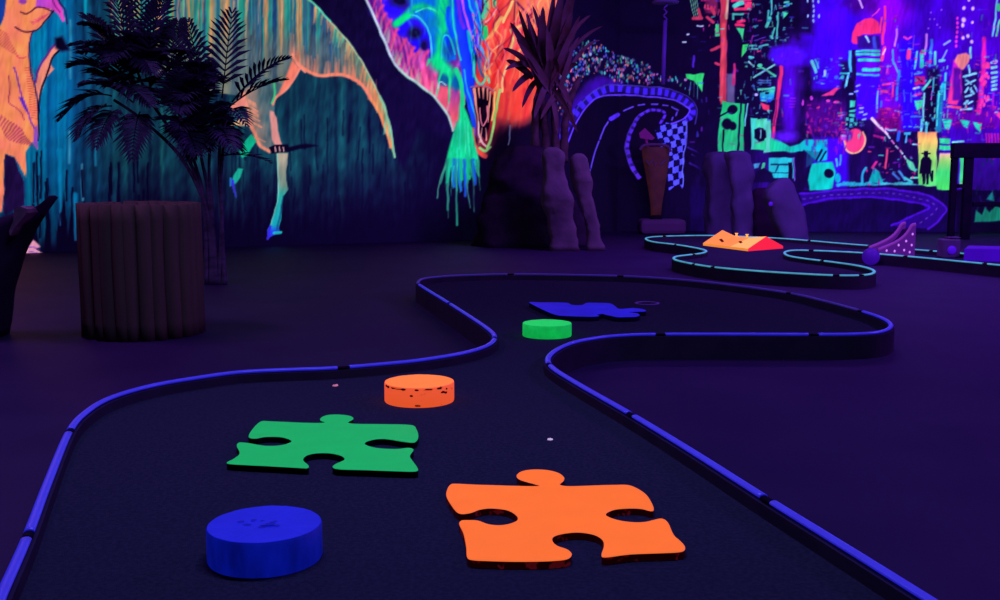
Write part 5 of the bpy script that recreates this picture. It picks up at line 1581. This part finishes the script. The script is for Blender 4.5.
poly_part('gable', [(E2, E3, R2), (fl(P2), fl(P3), E3, E2)], M['ob_red'], 'red triangular end')
poly_part('rear_slope', [(E3, E4, R1, Rm, Rn, R2), (E4, E1, R1), (fl(P3), fl(P4), E4, E3), (fl(P4), fl(P1), E1, E4)], M['ob_orange'])
for a, c in ((.26, .35), (.70, .35)):
    s = E1.lerp(E2, a); t = R1.lerp(R2, a); t.z = zc + .19
    p = s.lerp(t, c + .05) ; n_ = (E2 - E1).cross(t - s).normalized()
    if n_.z < 0: n_ = -n_
    bm = bmesh.new(); d = n_.cross(Vector((1, 0, 0))).normalized(); e = Vector((1, 0, 0)) - n_ * n_.x; e.normalize()
    q = [p - e * .024 - d * .12, p + e * .018 - d * .12, p + e * .028 + d * .13, p - e * .02 + d * .13]
    v0 = [bm.verts.new(v + n_ * .012 - o0) for v in q]; v1 = [bm.verts.new(v - n_ * .01 - o0) for v in q]
    for i in range(4): bm.faces.new((v0[i], v0[(i + 1) % 4], v1[(i + 1) % 4], v1[i]))
    bm.faces.new(v0); bm.faces.new(v1[::-1])
    build('slot', bm, M['ob_slot'], ob)
for s in (.34, .58):
    p = R1.lerp(R2, s); p.z = zc + .17
    bm = bmesh.new()
    tube(bm, [p - o0, p + Vector((0, 0, .05)) - o0, p + Vector((0, 0, .07)) - o0], [.014, .02, .034], seg=12)
    build('peg', bm, M['ob_yellow'], ob)

# ------------------------------------------------------------------ curved ball ramp, ball, box, added lit lane block
c0 = at(880, 254.5, 0); RY = at(912, 262.0, 0).y
rb = at(897, 262.5, 0)
RYn = at(897, 255.3, ZR2).y + .12
Q = lambda a, c, d=0.0: atY(a, c, RYn + d)
near = [(878.5, 250.5), (886, 247.5), (895, 243.5), (902, 239), (907, 234), (910, 229.5), (912, 226.2), (915.5, 225.2)]
lane = Vector((1, 0, 0)); inw = Vector((0, 1, 0))
p0 = Vector((0, at(877, 253.7, ZR2).y + .1, 0))
def Q(a, c, d=0.0):
    dr = ray(a, c)
    return CAM + dr * ((p0 - CAM).dot(inw) / dr.dot(inw))
base = Vector((Q(897, 250).x, Q(897, 250).y, ZC2))
rp = empty('ball_ramp', base)
tag(rp, 'curved mauve ball ramp with pale dots on the rear lane at right', 'ramp')


def side_panel(dy, name, mat, mat2):
    bm = bmesh.new()
    top = [Q(a, c) for a, c in near]
    topv = [p + inw * dy for p in top]
    bot = [Vector((p.x, p.y, ZC2 + .002)) for p in topv]
    v = []
    for d in (-.025, .025):
        v.append(([bm.verts.new(p + inw * d - base) for p in topv], [bm.verts.new(p + inw * d - base) for p in bot]))
    n = len(topv)
    for tv, bv in v:
        for i in range(n - 1): bm.faces.new((tv[i], tv[i + 1], bv[i + 1], bv[i]))
    for i in range(n - 1):
        bm.faces.new((v[0][0][i], v[0][0][i + 1], v[1][0][i + 1], v[1][0][i]))
        bm.faces.new((v[0][1][i], v[0][1][i + 1], v[1][1][i + 1], v[1][1][i]))
    for i in (0, n - 1): bm.faces.new((v[0][0][i], v[0][1][i], v[1][1][i], v[1][0][i]))
    p_ = build(name, bm, mat, rp)
    bm = bmesh.new()
    tube(bm, [p + Vector((0, 0, .012)) - base for p in catmull(topv, n=4)], .028, seg=8)
    build('edge_strip', bm, mat2, p_)
    return p_


pn = side_panel(0.0, 'side_panel', M['ramp'], M['ramp_edge'])
side_panel(.42, 'side_panel', M['ramp'], M['ramp_edge'])
bm = bmesh.new()
prev = None
for p in [Q(a, c) for a, c in near]:
    row = [bm.verts.new(Vector((p.x, p.y, max(ZC2 + .01, p.z - .07))) + inw * e_ - base) for e_ in (.025, .395)]
    if prev: bm.faces.new((prev[0], prev[1], row[1], row[0]))
    prev = row
build('bed', bm, M['ramp_bed'], rp)
bm = bmesh.new()
for a, c in ((912, 234), (905.5, 241), (911, 245), (898, 245), (903.5, 250), (909, 252), (894, 251), (886, 250.5)):
    p = Q(a, c) - inw * .028 - base
    m0 = bmesh.ops.create_uvsphere(bm, u_segments=8, v_segments=6, radius=.016)
    bmesh.ops.transform(bm, matrix=Matrix.Translation(p) @ Matrix.Diagonal((1, .3, 1.3, 1)), verts=m0['verts'])
build('dots', bm, M['dot'], pn)

c = at(871, 253.3, ZR2) - Vector((0, .2, 0))
BALL_R = .135
bm = bmesh.new()
bmesh.ops.create_uvsphere(bm, u_segments=32, v_segments=18, radius=BALL_R)
bl = build('ball', bm, M['purple_ball'], None, True)
pb = atY(871, 255, c.y)
bl.location = (pb.x, c.y, BALL_R)
tag(bl, 'purple ball on floor before the teal rail, at the foot of the mauve ramp', 'ball')

bY = at(952, 258, ZC2).y
gb = atY(952, 246, bY)
w = (960.5 - 942.5) / F * bY
bx = empty('lamp_box', (gb.x, bY, ZC2))
tag(bx, 'small grey box with round violet lamp on the rear lane right of the ramp', 'box')
bz = atY(952, 239.5, bY).z - ZC2
bm = bmesh.new(); box(bm, (0, .12, bz / 2 + .001), (w, .24, bz), bevel=.02); build('housing', bm, M['grey'], bx)
bm = bmesh.new()
cz = atY(952, 250, bY).z - ZC2
tube(bm, [(0, -.045, cz), (0, -.03, cz), (0, .0, cz)], [.03, .06, .07], seg=24)
build('lamp_lens', bm, M['purple'], bx, True)
bm = bmesh.new(); box(bm, (.05, .1, bz + .026), (w * .66, .16, .016), bevel=.004)
box(bm, (.05, .1, bz + .01), (w * .2, .1, .02)); build('top_plate', bm, M['grey'], bx)

# added block for the blacklit lane carpet, the light put into its colour
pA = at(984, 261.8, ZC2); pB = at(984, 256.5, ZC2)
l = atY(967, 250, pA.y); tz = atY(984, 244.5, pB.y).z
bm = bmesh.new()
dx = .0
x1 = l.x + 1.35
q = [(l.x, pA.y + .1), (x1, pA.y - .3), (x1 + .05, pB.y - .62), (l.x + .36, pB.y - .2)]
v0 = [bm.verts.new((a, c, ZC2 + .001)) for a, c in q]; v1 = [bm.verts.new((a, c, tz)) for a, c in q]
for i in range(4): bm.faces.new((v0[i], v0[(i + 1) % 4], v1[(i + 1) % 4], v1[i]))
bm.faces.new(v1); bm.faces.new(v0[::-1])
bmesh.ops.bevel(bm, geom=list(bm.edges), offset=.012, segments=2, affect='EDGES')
o = build('lit_lane_block', bm, M['lane_violet_lit']); recentre(o, ((l.x + x1) / 2, pA.y + .3, ZC2))
tag(o, 'added low block for the violet blacklit rear lane at the right edge', 'block')

# black open frame at the right
fY = 22.6
Fp = lambda a, c: atY(a, c, fY)
f0 = Fp(975, 240)
fr_ = empty('black_frame', (f0.x, fY, 0))
tag(fr_, 'tall black open timber frame standing before the city mural at right', 'frame')
off = Vector((f0.x, fY, 0))
def post(xa, xb, ytop, name='post', d=.14):
    a, b = Fp(xa, ytop), Fp(xb, ytop)
    bm = bmesh.new(); box(bm, (((a.x + b.x) / 2) - off.x, 0, a.z / 2 + .001), (b.x - a.x, d, a.z), bevel=.012); build(name, bm, M['frame'], fr_)
post(952.5, 958, 146); post(965.5, 973.5, 148); post(1034, 1042, 150)
a, b = Fp(952.5, 143), Fp(1044, 158)
bm = bmesh.new()
box(bm, ((a.x + b.x) / 2 - off.x, 0, (a.z + b.z) / 2), (b.x - a.x, .2, a.z - b.z), bevel=.015); build('lintel', bm, M['frame'], fr_)
a, b = Fp(973, 202), Fp(1036, 206.5)
bm = bmesh.new()
box(bm, ((a.x + b.x) / 2 - off.x, 0, (a.z + b.z) / 2), (b.x - a.x, .1, a.z - b.z), bevel=.01); build('crossbar', bm, M['frame'], fr_)
a, b = Fp(958, 184), Fp(966, 188)
bm = bmesh.new()
box(bm, ((a.x + b.x) / 2 - off.x, 0, (a.z + b.z) / 2), (b.x - a.x, .1, a.z - b.z)); build('crossbar', bm, M['frame'], fr_)

# hanging pole with a round cap
hY = 23.0
a, b = atY(665.5, 3.2, hY), atY(663, 84, hY)
hp = empty('hanging_pole', (a.x, hY, HALL_H))
tag(hp, 'slim violet pole hanging from a round dark cap before the black wall', 'pole')
off = Vector((a.x, hY, HALL_H))
bm = bmesh.new()
tube(bm, [Vector((a.x, hY, HALL_H - .001)) - off, Vector((a.x, hY, a.z + .03)) - off], .03, seg=10); build('drop_rod', bm, M['polecap'], hp)
bm = bmesh.new()
cap = [(.04, .16), (.2, .1), (.29, .03), (.28, 0), (.05, -.01)]
n = 28
rings = [[bm.verts.new(Vector((a.x + r_ * math.cos(2 * math.pi * k / n), hY + r_ * math.sin(2 * math.pi * k / n), a.z + z_)) - off) for k in range(n)] for r_, z_ in cap]
for i in range(len(cap) - 1):
    for k in range(n): bm.faces.new((rings[i][k], rings[i][(k + 1) % n], rings[i + 1][(k + 1) % n], rings[i + 1][k])).smooth = True
bm.faces.new(rings[0]); bm.faces.new(rings[-1][::-1])
build('cap', bm, M['polecap'], hp)
bm = bmesh.new()
q = [Vector((a.x + .035 * math.sin(i * 1.3), hY + .035 * math.cos(i * 1.3), a.z - .03 * i)) - off for i in range(13)]
tube(bm, q, .018, seg=7); build('chain', bm, M['pole'], hp)
bm = bmesh.new()
tube(bm, [Vector((a.x, hY, a.z - .36)) - off, b - off], .045, seg=12); build('rod', bm, M['pole'], hp)


# ------------------------------------------------------------------ light: black-light tubes and violet floods under the ceiling
def area(name, loc, target, energy, col, sx, sy):
    d = bpy.data.lights.new(name, 'AREA')
    d.shape = 'RECTANGLE'; d.size = sx; d.size_y = sy
    d.energy = energy; d.color = col
    o = bpy.data.objects.new(name, d)
    link(o)
    o.location = loc
    o.rotation_euler = (Vector(target) - Vector(loc)).to_track_quat('-Z', 'Y').to_euler()
    return o


VIO = (.24, .06, 1.0)
BLU = (.20, .17, 1.0)
area('blacklight_front', (-.3, 4.5, 5.7), (-.2, 5, 0), 250, BLU, 3.0, .4)
area('blacklight_right', (9.6, 9.8, 5.7), (8.6, 10.5, 0), 720, VIO, 3.0, .4)
area('blacklight_left', (-5.5, 9.0, 5.7), (-5.0, 9.5, 0), 170, (.36, .12, 1.0), 3.0, .4)
area('blacklight_rear', (4.0, 16.5, 5.7), (4.5, 19, 0), 460, VIO, 4.0, .4)
area('blacklight_corner', (9.5, 18.5, 5.7), (9.5, 21, 0), 260, VIO, 2.0, .4)

w = bpy.data.worlds.new('dark_hall')
w.use_nodes = True
w.node_tree.nodes['Background'].inputs[0].default_value = (.05, .02, .2, 1)
w.node_tree.nodes['Background'].inputs[1].default_value = .05
S.world = w
S.view_settings.view_transform = 'Standard'
S.view_settings.look = 'None'
S.view_settings.exposure = 0
S.view_settings.gamma = 1
S.view_settings.use_curve_mapping = False
